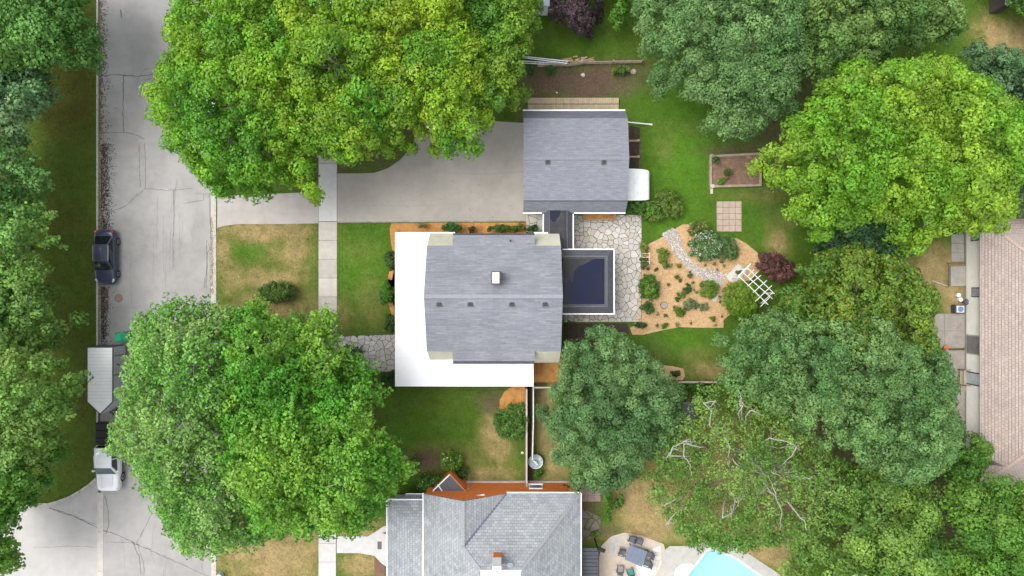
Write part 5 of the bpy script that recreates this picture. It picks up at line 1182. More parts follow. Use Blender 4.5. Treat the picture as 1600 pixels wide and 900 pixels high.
# porch roof on the left
zp0, zp1 = 2.6, 3.25; px0 = P(605.5,0,zp0).x; py0 = P(0,781.5,zp0).y; xh = px0+2.6
roof('porch_roof', [(px0,py0,zp0),(px0,yS,zp0),(xL-.02,yS,zp1),(xL-.02,py0-3.0,zp1)], bhS, BH, step=.23, lift=.03)
roof('porch_roof', [(px0,py0,zp0),(xL-.02,py0,zp0),(xL-.02,py0-3.0,zp1)], bhS, BH, step=.23, lift=.03)
mb = MB(); mb.box(px0-.1, px0, yS, py0, zp0-.14, zp0+.02); mb.box(px0, xL, py0, py0+.1, zp0-.14, zp0+.02); mb.build('gutter', whitep, BH)
MB().box(px0+.3, xL, yS, py0-.3, -.1, 2.5).build('porch_wall', M('porch_siding', (.4,.38,.35), .8), BH)
# triangular bay
zb = 2.7
bay = [P(703,741,zb), P(729.5,769.5,zb), P(672,771,zb)]
MB().prism([bay[0], bay[1], bay[2]], zb-.14, zb).build('bay_roof', M('charcoal_roof', (.085,.085,.10), .7, .15, 3), BH)
mb = MB(); c_ = (bay[0]+bay[1]+bay[2])/3; bb = [p.lerp(c_, .03) for p in bay]; mb.prism(bb, -.1, zb-.15); mb.build('bay_wall', MATS['orange_brick_face'], BH)
mb = MB(); mb.bar(bay[0]+Vector((0,0,.02)), bay[1]+Vector((0,0,.02)), .1, .08); mb.build('bay_coping', M('terracotta', (.38,.16,.09), .8, .3, 14), BH)
mb = MB(); mb.bar(bay[0]+Vector((0,0,.02)), bay[2]+Vector((0,0,.02)), .09, .08); mb.bar(P(684,757,zb+.02), P(692,769,zb+.02), .07, .05); mb.build('gutter', whitep, BH)
mb = MB(); mb.bar(P(733,738,0), P(732,764,2.9), .05, .05); mb.build('vent_pole', M('pole_grey', (.3,.3,.3), .5), BH)
# glass awning at the corner
t = thing('slatted_awning', 'bluish slatted awning panel at the brick house corner', 'awning', P(646,776))
for k_ in range(9):
    x = 633+k_*3.1; MB().bar(P(x,779,2.3), P(x+1,772,2.2), .10, .03).build('slat', M('awning_blue', (.16,.2,.28), .3), t)
MB().bar(P(631,780,2.28), P(661,780,2.28), .06, .06).build('rail', whitep, t); MB().bar(P(634,771.5,2.18), P(661,771.5,2.18), .06, .06).build('rail', metalG, t)
MB().bar(P(636,776,0), P(636,776,2.15), .06, .06).build('post', metalG, t)
# entry steps
t = thing('entry_steps', 'pale steps with dark mat leading to the brick house porch', 'steps', P(602,850))
for k_ in range(3): MB().box(P(597+k_*3.5,0).x, P(612,0).x, P(0,870).y, P(0,832).y, -.02, .15*(k_+1)+.03).build('step', conc_l, t)
MB().box(P(590,0).x, P(597,0).x, P(0,858).y, P(0,846).y, .031, .05).build('mat', M('dark_mat', (.12,.12,.12), .95), t)
# dark lean-to right of the house
t = thing('dark_lean_to', 'dark metal lean to roof between brick house and patio', 'lean-to', P(920,880))
za = 2.4; a = P(908,856,za); b = P(935,960,za)
n = 18
for k_ in range(n):
    y0 = a.y+(b.y-a.y)*k_/n; y1_ = a.y+(b.y-a.y)*(k_+1)/n
    MB().box(a.x, b.x, y1_+.02, y0-.02, za-.05, za+.02*(k_ % 2)).build('panel', M('dark_metal_roof', (.055,.06,.075), .5, .2, 3), t)
mb = MB(); mb.box(b.x, b.x+.06, b.y, a.y, za-.12, za+.04); mb.build('edge_trim', blackM, t)
for y in (a.y-.1, b.y+.1): MB().box(b.x-.1, b.x, y-.05, y+.05, 0, za-.05).build('post', blackM, t)
MB().bar(P(934,857,2.5), P(945,861,2.3), .3, .12).build('drain_box', blackM, t)
# pinkish paving and stepping slabs
root = thing('side_step_paving', 'pinkish paving block beside the brick house and hedge', 'paving', P(922,770))
for i in range(3):
    for j in range(3):
        a = P(908+i*10.1, 756+j*9.2); b = P(908+(i+1)*10.1, 756+(j+1)*9.2); MB().box(a.x+.01, b.x-.01, b.y+.01, a.y-.01, -.05, .06+random.uniform(-.005,.005)).build('paver', M('pink_paving', (.30,.22,.20), .9, .15, 3), root)
root = thing('stepping_path', 'dark flat stepping stones beside the hedge', 'path', P(925,800))
flagstones_px = [(909,787),(938,786),(938,808),(952,815),(936,838),(909,845)]
L0 = oloc(root)
rt = bpy.data.objects.new('x', None)
def flag_thing(root, reg, size, mats, seed):
    before = set(bpy.data.objects); flagstones(root, reg, size, mats, gap=.08, seed=seed)
    for o in set(bpy.data.objects)-before: o.location -= oloc(root)
bpy.data.objects.remove(rt)
flag_thing(root, flagstones_px, .7, [M('dark_stone', (.17,.15,.13), .9, .2, 4), M('mossy_stone', (.14,.15,.10), .9, .2, 4)], 21)
# ---------------- patio and pool ----------------
root = bpy.data.objects.new('pool_patio', None); C.objects.link(root); root['kind'] = 'structure'
MB().prism(pp([(936,872),(936,960),(1062,960),(1060,905),(1058,884),(1040,862),(1037,850),(1000,836),(975,832),(955,838),(940,852)]), -.1, .028).build('base', M('beige_paving', (.45,.38,.31), .9, .1, 3, bump=.2), root)
flagstones(root, [(1000,866),(1032,852),(1034,880),(1020,905),(985,905)], .8, [stone_t[3], M('white_flag', (.62,.6,.57), .85, .08)], gap=.03, seed=31, z=.045)
flagstones(root, [(958,840),(978,836),(1000,840),(1005,852),(975,870),(952,862)], .7, [stone_t[2], M('bluish_flag', (.36,.37,.42), .85, .1), stone_t[2]], gap=.04, seed=32, z=.045)
root = bpy.data.objects.new('pool_deck', None); C.objects.link(root); root['kind'] = 'structure'
dk = M('pool_deck_concrete', (.40,.39,.36), .9, .1, 2, bump=.2)
MB().prism(pp([(1034,905),(1034,878),(1036,862),(1046,853),(1068,853),(1104,846),(1113,855),(1103,860),(1085,883),(1068,904),(1066,960),(1034,960)]), -.12, .036).build('deck_section', dk, root)
MB().prism(pp([(1104,845),(1140,850),(1165,862),(1212,893),(1262,930),(1262,990),(1226,990),(1226,926),(1151,872),(1112,855.5)]), -.12, .037).build('deck_section', dk, root)
mb = MB()
cp = pool_poly[1:7]
for i in range(len(cp)-1): mb.bar(P(*cp[i],.02), P(*cp[i+1],.02), .22, .06)
mb.build('coping', conc_l, root)
PL = thing('swimming_pool', 'light blue swimming pool corner at the bottom edge', 'pool', P(1140,930))
lin = M('pool_liner', (.46,.68,.80), .5, .05, 2)
pw = [P(x, y) for x, y in pool_poly]; n = len(pw)
mb = MB(); mb.add([(p.x,p.y,-1.5) for p in pw]+[(p.x,p.y,.03) for p in pw], [tuple(range(n-1,-1,-1))]+[(i,(i+1) % n,n+(i+1) % n,n+i) for i in range(n)]); mb.build('basin', lin, PL)
m_, n_, b_ = newmat('pool_water'); b_.inputs['Base Color'].default_value = (.75,.93,1,1); b_.inputs['Roughness'].default_value = .03; b_.inputs['Transmission Weight'].default_value = 1; b_.inputs['IOR'].default_value = 1.33
nzz = n_.nodes.new('ShaderNodeTexNoise'); nzz.inputs['Scale'].default_value = 6; bpn = n_.nodes.new('ShaderNodeBump'); bpn.inputs['Strength'].default_value = .15
n_.links.new(nzz.outputs['Fac'], bpn.inputs['Height']); n_.links.new(bpn.outputs[0], b_.inputs['Normal'])
# thin water: mostly see-through tinted sheet
tr = n_.nodes.new('ShaderNodeBsdfTransparent'); tr.inputs['Color'].default_value = (.80,.94,1,1); mx = n_.nodes.new('ShaderNodeMixShader'); mx.inputs[0].default_value = .12
gl = n_.nodes.new('ShaderNodeBsdfGlossy'); gl.inputs['Roughness'].default_value = .05; n_.links.new(bpn.outputs[0], gl.inputs['Normal']); 
fr = n_.nodes.new('ShaderNodeFresnel'); fr.inputs['IOR'].default_value = 1.33
n_.links.new(fr.outputs[0], mx.inputs[0]); n_.links.new(tr.outputs[0], mx.inputs[1]); n_.links.new(gl.outputs[0], mx.inputs[2]); n_.links.new(mx.outputs[0], n_.nodes['Material Output'].inputs['Surface'])
MB().add([(p.x,p.y,-.08) for p in pw], [tuple(range(n))]).build('water', m_, PL)
st = [(1052,905),(1056,888),(1066,880),(1080,880),(1086,884),(1070,905)]
t = thing('pool_steps', 'white moulded pool steps at the pool corner', 'pool steps', P(1065,895))
MB().prism(pp(st), .0, .10).build('step', M('white_acrylic', (.75,.76,.76), .3, .03), t, bevel=.03)
MB().prism(pp([(1058,905),(1062,890),(1070,885),(1078,888),(1068,905)]), .101, .16).build('step', M('white_acrylic', (.75,.76,.76)), t, bevel=.02)
# patio table and chairs
t = thing('patio_table', 'square dark blue grey patio table set at an angle', 'table', P(994,869))
zt_ = .75; cor = [P(985,852,zt_), P(1012,862,zt_), P(1003,886,zt_), P(976,874,zt_)]
MB().prism(cor, zt_-.05, zt_).build('tabletop', M('blue_grey_top', (.13,.16,.215), .35, .08, 3, spec=.5), t, bevel=.01)
cc = sum(cor, Vector())/4
mb = MB()
for k_ in range(1, 4):
    f = k_/4; mb.bar(cor[0].lerp(cor[1], f)+Vector((0,0,.003)), cor[3].lerp(cor[2], f)+Vector((0,0,.003)), .012, .008)
mb.build('slat_joint', M('joint_dark', (.09,.1,.14), .5), t)
for c_ in cor: q = c_.lerp(cc, .12); MB().box(q.x-.03, q.x+.03, q.y-.03, q.y+.03, .03, zt_-.05).build('leg', blackM, t)
def chair(label, px, py, rz, m, m2=None):
    q = P(px, py, .45); t = thing('patio_chair', label, 'chair', (q.x, q.y, .03), 'patio chairs around the table', rz)
    MB().box(-.25,.25,-.25,.25,.38,.44).build('seat', m2 or m, t, local=True, bevel=.02)
    mb = MB(); mb.add([(-.25,-.25,.44),(.25,-.25,.44),(.25,-.36,.95),(-.25,-.36,.95),(-.25,-.29,.44),(.25,-.29,.44),(.25,-.40,.95),(-.25,-.40,.95)], [(0,1,2,3),(7,6,5,4),(0,3,7,4),(1,5,6,2),(3,2,6,7),(0,4,5,1)]); mb.build('backrest', m, t, local=True)
    for s in (-1, 1):
        MB().bar((s*.28,-.28,.62), (s*.28,.22,.62), .05, .03).build('armrest', blackM, t, local=True)
        for y in (-.24, .22): MB().box(s*.27-.015, s*.27+.015, y-.015, y+.015, 0, .62 if True else .4).build('leg', blackM, t, local=True)
    return t
dkf = M('dark_mesh_fabric', (.10,.105,.12), .8, .1, 6)
chair('dark patio chair on the upper left side of the table', 987, 843, math.radians(160), dkf)
chair('dark patio chair on the upper right side of the table', 998, 846, math.radians(160), dkf)
chair('dark patio chair at the left edge of the table', 972, 863, math.radians(-110), dkf)
chair('dark patio chair at the right edge of the table', 1014, 866, math.radians(70), dkf)
chair('second dark patio chair at the lower right of the table', 1011, 880, math.radians(70), dkf)
chair('grey patio chair pulled away below the table', 969, 889, math.radians(-10), M('grey_mesh_fabric', (.22,.22,.23), .8))
chair('dark chair with teal cushion below the table', 985, 894, math.radians(20), dkf, M('teal_cushion', (.05,.22,.19), .9))
# ---------------- tan roofed house (right) ----------------
TH = thing('tan_roofed_house', 'long house with tan brown shingle roof at the right edge', 'house', P(1570,550))
ze = 2.55; x0 = P(1534,0,ze).x; yt = P(0,342,ze).y; yb = P(0,757,ze).y; x1 = 56.; xr = (x0+x1)/2; zr = 2.55+(xr-x0)*.42; dy = (xr-x0)
mid0, mid1 = P(0,455,ze).y, P(0,520,ze).y
roof('roof', [(x0,yt,ze),(x0,yb,ze),(xr,yb+dy,zr),(xr,yt-dy,zr)], brS, TH, step=.235, lift=.035)
roof('roof', [(x0,yt,ze),(x1,yt,ze),(xr,yt-dy,zr)], brS, TH, step=.235, lift=.035)
roof('roof', [(x0,yb,ze),(x1,yb,ze),(xr,yb+dy,zr)], brS, TH, step=.235, lift=.035)
roof('roof', [(x1,yt,ze),(x1,yb,ze),(xr,yb+dy,zr),(xr,yt-dy,zr)], brS, TH, step=.235, lift=.035)
for a, b in (((x0,yt,ze+.03),(xr,yt-dy,zr+.03)), ((x0,yb,ze+.03),(xr,yb+dy,zr+.03)), ((xr,yb+dy,zr+.03),(xr,yt-dy,zr+.03))): MB().bar(a, b, .26, .04).build('hip_cap', M('tan_cap', (.40,.31,.27), .9, .12, 6), TH)
xw = P(1507,0,0).x
MB().box(xw, x1-.5, P(0,690).y-2.5, P(0,362).y, -.1, 2.5).build('wall', M('white_siding_wall', (.80,.78,.73), .7, .05, 2), TH)
mb = MB(); mb.box(x0-.1, x0-.005, yb, yt, ze-.15, ze-.02); mb.build('gutter', M('pinkish_gutter', (.45,.40,.37), .6), TH)
MB().box(xw-.02, x1, P(0,690).y-2.5, P(0,362).y, -.1, .25).build('foundation', conc_d, TH)
for i in range(1, 11):   # siding laps
    MB().box(xw-.012, xw, P(0,690).y-2.5, P(0,362).y, .25+i*.2, .25+i*.2+.03).build('siding_lap', M('white_siding_wall', (.6,.58,.54)), TH)
def win(y0, y1, z0, z1, fm, pm, name='window', pname='pane'):
    ya, yb_ = P(0,y1).y, P(0,y0).y
    w = MB().box(xw-.06, xw-.013, ya, yb_, z0, z1).build(name, fm, TH)
    MB().box(xw-.075, xw-.061, ya+.09, yb_-.09, z0+.09, z1-.09).build(pname, pm, w)
dkframe = M('brown_frame', (.12,.09,.08), .7); gls = M('dark_glass', (.05,.06,.08), .08, .1, spec=.6)
win(449, 464, 1.0, 2.2, dkframe, M('pale_glass', (.25,.28,.32), .1))
win(522, 552, .3, 2.2, M('grey_door_frame', (.42,.41,.39), .6), M('grey_door', (.2,.2,.2), .6), 'door', 'door_panel')
win(579, 599, .3, 2.3, blackM, M('bluish_door', (.45,.52,.55), .4), 'door', 'door_panel')
win(352, 378, .9, 2.1, blackM, M('teal_glass', (.2,.38,.36), .15))
# yard pieces in front of it
def slabthing(name, label, px, z1, m, nx=1, ny=1):
    (x0_, x1_, y0_, y1_) = px; t = thing(name, label, 'slab', P((x0_+x1_)/2, (y0_+y1_)/2))
    for i in range(nx):
        for j in range(ny):
            a = P(x0_+(x1_-x0_)*i/nx, y0_+(y1_-y0_)*j/ny); b = P(x0_+(x1_-x0_)*(i+1)/nx, y0_+(y1_-y0_)*(j+1)/ny)
            MB().box(a.x+.012, b.x-.012, b.y+.012, a.y-.012, -.08, z1+random.uniform(-.006,.006)).build('slab', m, t)
    return t
slabthing('concrete_landing', 'raised square concrete landing with dark rim by the tan roofed house', (1483,1507,416,447), .22, conc_d)
t = thing('landing_rail', 'dark low rail around the square concrete landing', 'railing', P(1485,414))
MB().bar(P(1482,411,.5), P(1507,411,.5), .06, .06).build('rail', dkframe, t); MB().bar(P(1482,411,.5), P(1482.5,449,.5), .05, .05).build('rail', dkframe, t)
for q in ((1482,411),(1506,411),(1482.5,448)): MB().bar(P(*q,0), P(*q,.5), .06, .06).build('post', dkframe, t)
slabthing('concrete_path', 'narrow stained concrete strip above the square landing', (1486,1506,366,409), .04, conc_d, 1, 3)
slabthing('concrete_patio', 'wide stained concrete patio beside the tan roofed house', (1444,1507,490,544), .05, M('stained_concrete', (.30,.27,.24), .92, .14, 1.2, bump=.3, dirt=((.2,.17,.14), .8, .55, .7)), 2, 2)
slabthing('lower_concrete_patio', 'long stained concrete walk below the rust coloured rail', (1470,1507,547,672), .05, MATS['stained_concrete'], 2, 4)
t = thing('rust_rail', 'low rusty rail across the concrete patio', 'railing', P(1490,545)); MB().bar(P(1476,544.5,.5), P(1503,545.5,.5), .05, .05).build('rail', M('rust', (.22,.09,.05), .9), t)
for x in (1477, 1502): MB().bar(P(x,545,0), P(x,545,.5), .05, .05).build('post', M('rust', (.22,.09,.05)), t)
t = thing('terracotta_pot', 'orange pot at the end of the rusty rail', 'pot', P(1474,543)); q = P(1474,543)
MB().cyl(q.x, q.y, .05, .42, .14, 14, .21).build('pot', M('orange_clay', (.5,.16,.05), .8), t); MB().cyl(q.x, q.y, .42, .47, .23, 14).build('rim', M('orange_clay', (.5,.16,.05)), t)
t = thing('wooden_stoop', 'pale wooden stoop with dark rail at the bluish door', 'stoop', P(1502,588))
a = P(1496,577); b = P(1509,600)
for k_ in range(5): MB().box(a.x+(b.x-a.x)*k_/5+.01, a.x+(b.x-a.x)*(k_+1)/5-.01, b.y, a.y, .3, .35).build('plank', M('pale_plank', (.42,.36,.28), .85, .12), t)
for yy in (a.y+.03, b.y-.03): MB().bar((a.x,yy,.8),(b.x,yy,.8), .05, .05).build('rail', dkframe, t); 
MB().bar((a.x-.02,a.y,.8),(a.x-.02,b.y,.8), .05, .05).build('rail', dkframe, t)
for x, yy in ((a.x,a.y),(a.x,b.y)): MB().bar((x,yy,0),(x,yy,.85), .07, .07).build('post', dkframe, t)
t = thing('steps', 'small wooden steps below the stoop', 'steps', P(1504,606)); MB().box(P(1499,0).x, P(1507,0).x, P(0,611).y, P(0,602).y, 0, .2).build('step', wood, t)
t = thing('air_conditioner', 'white and blue air conditioning unit beside the house wall', 'air conditioner', P(1500,483)); q = P(1500,483,.7)
MB().box(q.x-.38, q.x+.38, q.y-.36, q.y+.36, .04, .7).build('housing', M('dark_housing', (.06,.07,.09), .5), t, bevel=.05)
MB().box(q.x-.3, q.x+.36, q.y-.3, q.y+.3, .70, .73).build('top_panel', M('ac_white', (.55,.6,.66), .4), t, bevel=.03)
MB().cyl(q.x+.05, q.y, .731, .745, .24, 20).build('fan_grille', M('ac_blue', (.13,.2,.35), .4), t)
for k_ in range(4): a_ = k_*math.pi/4; MB().bar((q.x+.05-.23*math.cos(a_), q.y-.23*math.sin(a_), .755), (q.x+.05+.23*math.cos(a_), q.y+.23*math.sin(a_), .755), .02, .012).build('grille_bar', metalG, t)
t = thing('hose_reel', 'round dark hose reel above the air conditioner', 'hose reel', P(1510,472)); q = P(1510,472,.5)
mb = MB(); mb.tube([(q.x+.2*math.cos(a_*.449), q.y+.2*math.sin(a_*.449), .5) for a_ in range(15)], .05, 6); mb.build('hose', M('dark_teal', (.06,.09,.09), .5), t); MB().cyl(q.x, q.y, 0, .5, .12, 12).build('drum', dkframe, t)
for i, (x, y, lab) in enumerate(((1494,461,'white bucket above the air conditioner'), (1497,468,'second white bucket touching the air conditioner'))):
    q = P(x, y); t = thing('bucket', lab, 'bucket', (q.x, q.y, 0), 'white buckets by the air conditioner'); mb = MB(); mb.cyl(q.x, q.y, 0, .35, .14, 14, .18); mb.build('body', whitep, t); MB().cyl(q.x, q.y, .351, .37, .19, 14).build('lid', whitep, t)
t, _ = bar_thing('timber_post', 'fallen grey post on the dry grass near the landing', 'post', P(1456,438.5,.1), P(1480,447,.1), .09, .09, M('grey_post', (.4,.38,.35), .8))
# top building scrap
t = thing('camper_roof', 'pale blue grey roof of a small structure at the top edge', 'shed', P(847,0)); z = 2.2
a = P(837,-22,z); b = P(859,10,z); MB().box(a.x, b.x, b.y, a.y, z-.1, z).build('roof', M('pale_blue_roof', (.42,.47,.56), .5, .05), t, bevel=.03); MB().box(a.x+.1, b.x-.1, b.y+.1, a.y-.1, 0, z-.1).build('wall', whitep, t)
t = thing('timber_rails', 'two pale timber rails below the small blue grey roof', 'timber', P(851,17))
for y in (14.8, 18.2): MB().bar(P(834,y,.4), P(870,y+.5,.4), .09, .1).build('rail', M('pale_timber', (.5,.44,.37)), t)
for x in (836, 868): MB().bar(P(x,16.5,0), P(x,16.5,.35), .1, .1).build('post', wood, t)
t = thing('grey_shed', 'small flat grey roofed shed half hidden under the globe tree', 'shed', P(1078,650)); z = 2.2
a = P(1058,628,z); b = P(1085,672,z)
for k_ in range(5): MB().box(a.x+(b.x-a.x)*k_/5+.01, a.x+(b.x-a.x)*(k_+1)/5-.01, b.y, a.y, z-.06, z).build('roof_panel', M('slate_panel', (.12,.125,.15), .7, .12, 3), t)
MB().box(a.x+.1, b.x-.1, b.y+.1, a.y-.1, 0, z-.07).build('wall', M('dark_timber', (.07,.06,.05)), t)
t = thing('far_shed', 'pale grey roof scrap at the top right corner', 'shed', P(1580,-6)); a = P(1572,-20,2.2); b = P(1590,7,2.2)
MB().box(a.x, b.x, b.y, a.y, 2.1, 2.2).build('roof', M('pale_grey_roof', (.4,.42,.45), .6), t); MB().box(a.x+.1, b.x-.1, b.y+.1, a.y-.1, 0, 2.09).build('wall', M('dark_timber', (.07,.06,.05)), t)

# ---------------- vehicles ----------------
glassM = M('tinted_glass', (.012,.018,.02), .05, .1, 2, spec=.7)
tyreM = M('tyre_rubber', (.02,.02,.02), .85, .2, 8); rimM = M('alloy_rim', (.45,.46,.48), .3, .1, 5, metal=.8)
def loft(mb, secs):
    n = len(secs[0]); b = len(mb.v); vs = [q for s in secs for q in s]; fs = []
    for i in range(len(secs)-1):
        for k_ in range(n): fs.append((i*n+k_, i*n+(k_+1) % n, (i+1)*n+(k_+1) % n, (i+1)*n+k_))
    fs += [tuple(range(n-1,-1,-1)), tuple(range((len(secs)-1)*n, len(secs)*n))]
    mb.add(vs, fs)
def wheel(t, x, y, r, s):
    w = MB(); w.tube([(x-s*.11, y, r), (x-s*.09, y, r), (x+s*.09, y, r), (x+s*.11, y, r)], [r*.9, r, r, r*.9], 22); wo_ = w.build('wheel', tyreM, t, local=True)
    MB().tube([(x+s*.1, y, r), (x+s*.118, y, r)], [r*.66, r*.62], 20).build('rim', rimM, wo_, local=True)
    m_ = MB()
    for k_ in range(5): a = k_*2*math.pi/5; m_.bar((x+s*.122, y, r), (x+s*.122, y+math.cos(a)*r*.6, r+math.sin(a)*r*.6), .05, .012)
    m_.build('spoke', blackM, wo_, local=True)
def body_sec(y, w, zb, zt, crownz=.02):
    pts = [(0, zb), (w*.8, zb), (w*.96, zb+.08), (w, zb+(zt-zb)*.35), (w*.985, zb+(zt-zb)*.72), (w*.93, zt-.05), (w*.8, zt), (w*.4, zt+crownz), (0, zt+crownz*1.3)]
    return [(x, y, z) for x, z in pts]+[(-x, y, z) for x, z in pts[-2:0:-1]]
def add_sub(o, lv=1):
    m_ = o.modifiers.new('sub', 'SUBSURF'); m_.levels = lv; m_.render_levels = lv
# sedan: front points to -Y
paint = M('midnight_blue_paint', (.045,.052,.09), .3, .06, 2, metal=.15, coat=.5)
t = thing('parked_car', 'dark blue sedan parked at the west kerb', 'car', (P(168.4,402).x+.12, 2.66, -.12))
L = 2.38
mb = MB(); prof = [(-L,.60,.32,.58),(-L+.08,.76,.24,.68),(-L+.35,.87,.2,.76),(-L+.9,.915,.2,.86),(-L+1.35,.925,.2,.92),(-.2,.93,.2,.95),(1.0,.93,.2,.96),(1.6,.925,.2,.97),(L-.35,.88,.22,.96),(L-.08,.80,.28,.90),(L,.66,.36,.78)]
loft(mb, [body_sec(y, w, a, b) for y, w, a, b in prof]); o = mb.build('body', paint, t, smooth=True, local=True); add_sub(o)
y1, y2, y3, y4 = -1.15, -.38, 1.02, 1.80     # windscreen base, roof front, roof rear, rear glass base
mb = MB(); secs = []
for y, w, z, wz in ((y1,.78,.95,.0),(y2,.58,1.38,1),(.3,.60,1.43,1),(y3,.57,1.38,1),(y4,.74,.98,0)):
    bw = .80 if y not in (y1, y4) else .78
    secs.append([(-bw,y,.92),(bw,y,.92),(w+.02,y,max(z-.06,.93)),(w*.85,y,z),(0,y,z+.02),(-w*.85,y,z),(-w-.02,y,max(z-.06,.93))])
loft(mb, secs); o = mb.build('cabin', paint, t, local=True, bevel=.03)
def quad(p, name, m, lift=.012):
    p = [Vector(q) for q in p]; n = (p[1]-p[0]).cross(p[2]-p[0]).normalized()
    if n.z < -.01 or (abs(n.z) < .3 and n.x*p[0].x < 0): n = -n
    mb = MB(); mb.add([q+n*lift for q in p]+[q-n*.01 for q in p], [(0,1,2,3),(7,6,5,4),(0,4,5,1),(1,5,6,2),(2,6,7,3),(3,7,4,0)]); return mb.build(name, m, t, local=True)
quad([(-.72,y1+.03,.97),(.72,y1+.03,.97),(.53,y2-.05,1.37),(-.53,y2-.05,1.37)], 'windscreen', glassM, .02)
quad([(-.68,y4-.03,1.0),(.68,y4-.03,1.0),(.51,y3+.06,1.36),(-.51,y3+.06,1.36)], 'rear_window', glassM, .02)
for s in (-1, 1):
    quad([(s*.805,y1+.2,.96),(s*.805,.28,.96),(s*.635,.28,1.33),(s*.62,y2+.05,1.31)], 'side_window', glassM, .01)
    quad([(s*.805,.36,.96),(s*.79,y4-.25,.98),(s*.61,y3,1.31),(s*.635,.36,1.33)], 'side_window', glassM, .01)
    MB().bar((s*.93,-.92,.98),(s*1.03,-.86,1.0), .1, .12).build('mirror', paint, t, local=True, bevel=.03)
    MB().bar((s*.62,-L+.25,.70),(s*.80,-L+.5,.76), .16, .06).build('headlight', M('lamp_glass', (.5,.52,.55), .1), t, local=True)
    MB().bar((s*.60,L-.1,.88),(s*.80,L-.30,.93), .14, .06).build('tail_light', M('red_lens', (.45,.02,.03), .2), t, local=True)
    for y in (-1.45, 1.35): wheel(t, s*.83, y, .33, s)
    MB().bar((s*.655,-.35,1.40),(s*.64,.98,1.395), .03, .03).build('window_trim', metalG, t, local=True)
MB().box(-.5,.5,-.1,.65,1.447,1.455).build('sunroof', glassM, t, local=True) if False else None
# pickup
wpaint = M('white_car_paint', (.72,.73,.75), .3, .04, 2, coat=1)
t = thing('pickup_truck', 'white crew cab pickup with black bed cover towing the trailer', 'pickup', (-34.58, -14.45, -.12))
L = 2.95; Wd = .98
mb = MB(); prof = [(-L,.78,.50,.92),(-L+.1,.90,.42,1.02),(-L+.4,.97,.36,1.10),(-L+1.2,Wd,.36,1.14),(-L+1.6,Wd,.36,1.14),(1.0,Wd,.36,1.14),(1.05,Wd,.36,1.14)]
loft(mb, [body_sec(y, w, a, b) for y, w, a, b in prof]); o = mb.build('body', wpaint, t, smooth=True, local=True); add_sub(o)
mb = MB(); mb.box(-Wd,-Wd+.1,1.06,L,.45,1.2); mb.box(Wd-.1,Wd,1.06,L,.45,1.2); mb.box(-Wd+.1,Wd-.1,L-.08,L,.45,1.2); mb.box(-Wd+.1,Wd-.1,1.06,L-.08,.45,.6); mb.build('bed', M('dark_bed_paint', (.03,.035,.045), .4), t, local=True, bevel=.03)
for k_ in range(3): MB().box(-.9,.9,1.09+k_*.61,1.08+k_*.61+.58,1.2,1.25).build('bed_cover', blackM, t, local=True, bevel=.015)
y1, y2, y3, y4 = -1.45, -.72, .92, 1.02
mb = MB(); secs = []
for y, w, z in ((y1,.86,1.16),(y2,.70,1.80),(.1,.72,1.86),(y3,.70,1.83),(y4,.74,1.2)):
    secs.append([(-.9,y,1.1),(.9,y,1.1),(w+.03,y,max(z-.08,1.12)),(w*.88,y,z),(0,y,z+.02),(-w*.88,y,z),(-w-.03,y,max(z-.08,1.12))])
loft(mb, secs); mb.build('cabin', wpaint, t, local=True)
quad([(-.82,y1+.04,1.19),(.82,y1+.04,1.19),(.66,y2-.06,1.78),(-.66,y2-.06,1.78)], 'windscreen', M('windscreen_glass', (.02,.05,.055), .06, .1, 2, spec=.8), .02)
quad([(-.66,y4-.01,1.25),(.66,y4-.01,1.25),(.6,y3+.03,1.74),(-.6,y3+.03,1.74)], 'rear_window', glassM, .02)
for s in (-1, 1):
    quad([(s*.90,y1+.3,1.17),(s*.90,-.1,1.17),(s*.755,-.1,1.74),(s*.74,y2+.08,1.70)], 'side_window', glassM, .01)
    quad([(s*.90,0,1.17),(s*.90,y3-.1,1.17),(s*.745,y3-.1,1.72),(s*.755,0,1.74)], 'side_window', glassM, .01)
    MB().bar((s*.95,-1.15,1.28),(s*1.15,-1.12,1.30), .14, .2).build('mirror', wpaint, t, local=True, bevel=.03)
    for y in (-1.85, 1.85): wheel(t, s*.87, y, .40, s)
    MB().bar((s*.62,-L+.14,.95),(s*.84,-L+.3,1.0), .14, .1).build('headlight', M('lamp_glass', (.5,.52,.55)), t, local=True)
    MB().box(s*1.0-.03, s*1.0+.03, -.9, .9, .38, .44).build('running_board', blackM, t, local=True)
    MB().bar((s*.5,-1.6,1.167),(s*.42,-2.6,1.13), .06, .03).build('hood_crease', wpaint, t, local=True)
    MB().box(s*.70-.02, s*.70+.02, .3, .85, 1.83, 1.87).build('roof_rack', blackM, t, local=True)
# trailer
t = thing('cargo_trailer', 'grey enclosed cargo trailer with pale ribbed roof and pointed nose', 'trailer', (-34.38, -7.6, -.12))
xo, yo = -34.38, -7.6; top = [(-1.06,2.65),(1.06,2.65),(1.06,-1.9),(0.02,-2.92),(-1.06,-1.9)]
MB().prism(top, .55, 2.42).build('body', M('trailer_grey', (.36,.37,.39), .5, .06, 2), t, local=True)
silver = M('trailer_roof_alu', (.88,.88,.87), .5, .04, .9, dirt=((.80,.78,.76), 1.2, .5, .7))
n = 16
for k_ in range(n):
    ya, yb_ = 2.63-(4.53)*k_/n, 2.63-(4.53)*(k_+1)/n; MB().box(-1.04,1.04,yb_+.006,ya-.006,2.42,2.445+.008*(k_ % 2)).build('roof_panel', silver, t, local=True)
MB().prism([(-1.04,-1.905),(1.04,-1.905),(.02,-2.88)], 2.42, 2.447).build('roof_nose', silver, t, local=True)
mb = MB()
for i in range(5): a, b = top[i], top[(i+1) % 5]; mb.bar((*a,2.43), (*b,2.43), .07, .08)
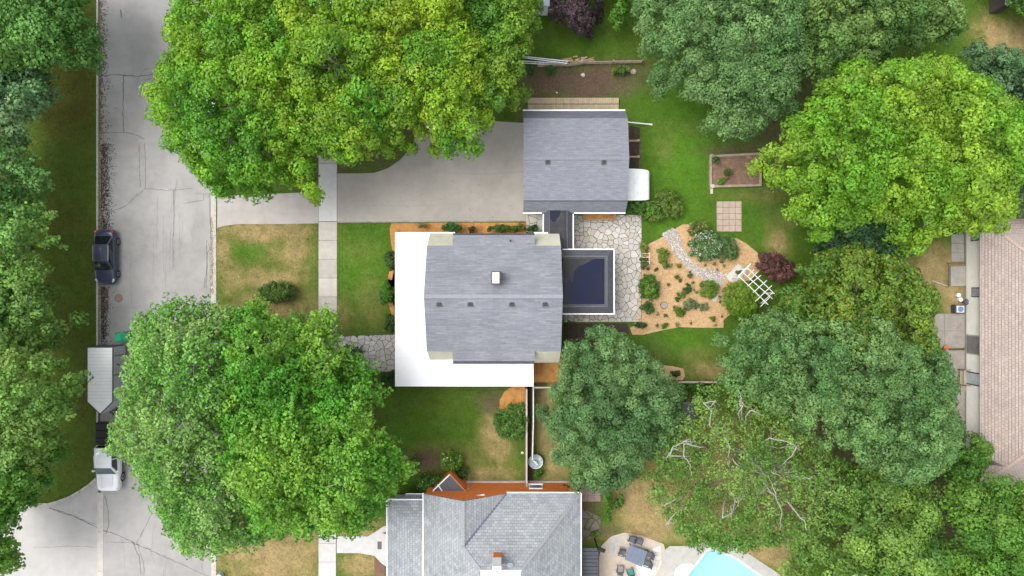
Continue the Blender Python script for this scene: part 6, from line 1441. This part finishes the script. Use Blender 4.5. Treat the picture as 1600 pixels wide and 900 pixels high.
mb.build('roof_trim', M('trim_dark', (.06,.07,.09), .4), t, local=True)
MB().box(-1.0,1.0,2.66,2.72,.6,2.3).build('rear_door', M('trim_dark', (.06,.07,.09)), t, local=True)
MB().bar((1.075,1.9,.6),(1.075,1.9,2.3), .02, .05).build('door_frame', blackM, t, local=True); MB().bar((1.08,.3,2.3),(1.08,.3,.6), .02, .08).build('side_door_seam', blackM, t, local=True)
MB().bar((1.08,1.2,1.9),(1.08,.75,.7), .05, .12).build('side_rack', blackM, t, local=True)
for s in (-1, 1):
    for y in (.25, -.55): wheel(t, s*1.08, y, .33, s)
    MB().box(s*1.0, s*1.22, -.95, .65, .72, .78).build('mudguard', metalG, t, local=True)
    MB().bar((s*.6,-2.3,.5),(0,-3.35,.48), .09, .09).build('drawbar', blackM, t, local=True)
MB().cyl(0.25,-3.0,.2,.95,.05,10).build('jack', metalG, t, local=True)
MB().box(-.2,.3,-3.15,-2.9,.52,.8).build('battery_box', M('trim_dark', (.06,.07,.09)), t, local=True)
# green bins
def binn(label, px, py, m, rz):
    q = P(px, py, .9); t = thing('wheeled_bin', label, 'bin', (q.x, q.y, -.12), 'green bins behind the trailer', rz)
    mb = MB(); mb.add([(-.22,-.24,.06),(.22,-.24,.06),(.22,.24,.06),(-.22,.24,.06),(-.29,-.33,.95),(.29,-.33,.95),(.29,.33,.95),(-.29,.33,.95)], [(0,3,2,1),(4,5,6,7),(0,1,5,4),(1,2,6,5),(2,3,7,6),(3,0,4,7)]); mb.build('body', m, t, local=True, bevel=.04)
    mb = MB(); mb.prism([(-.32,-.3),(-.24,-.38),(.24,-.38),(.32,-.3),(.32,.28),(.24,.35),(-.24,.35),(-.32,.28)], .96, 1.0); mb.prism([(-.24,-.24),(-.16,-.3),(.16,-.3),(.24,-.24),(.24,.2),(.16,.26),(-.16,.26),(-.24,.2)], 1.0, 1.05); mb.build('lid', m, t, local=True, bevel=.03)
    MB().tube([(-.25,.39,.98),(.25,.39,.98)], .02, 8).build('handle', blackM, t, local=True)
    for s in (-1, 1): MB().tube([(s*.26,.25,.1),(s*.31,.25,.1)], .1, 12).build('wheel', blackM, t, local=True)
binn('bright green wheeled bin behind the trailer', 184.5, 527, M('bright_green_plastic', (.01,.42,.20), .4, .1), .2)
binn('darker green wheeled bin half under the maple leaves', 194, 526, M('dark_green_plastic', (.01,.24,.13), .4, .1), -.3)
# manure of the verge: utility box bottom left tree base
t = thing('utility_pole_cap', 'pale blue round cap beside the lower sidewalk', 'marker', P(346,897)); q = P(346,897)
MB().cyl(q.x, q.y, 0, .5, .2, 16, .18).build('post', M('pale_blue_plastic', (.4,.48,.58), .5), t); MB().cyl(q.x, q.y, .5, .56, .22, 16).build('cap', M('pale_blue_plastic', (.4,.48,.58)), t)
print("LEAVES", LEAVES[0])
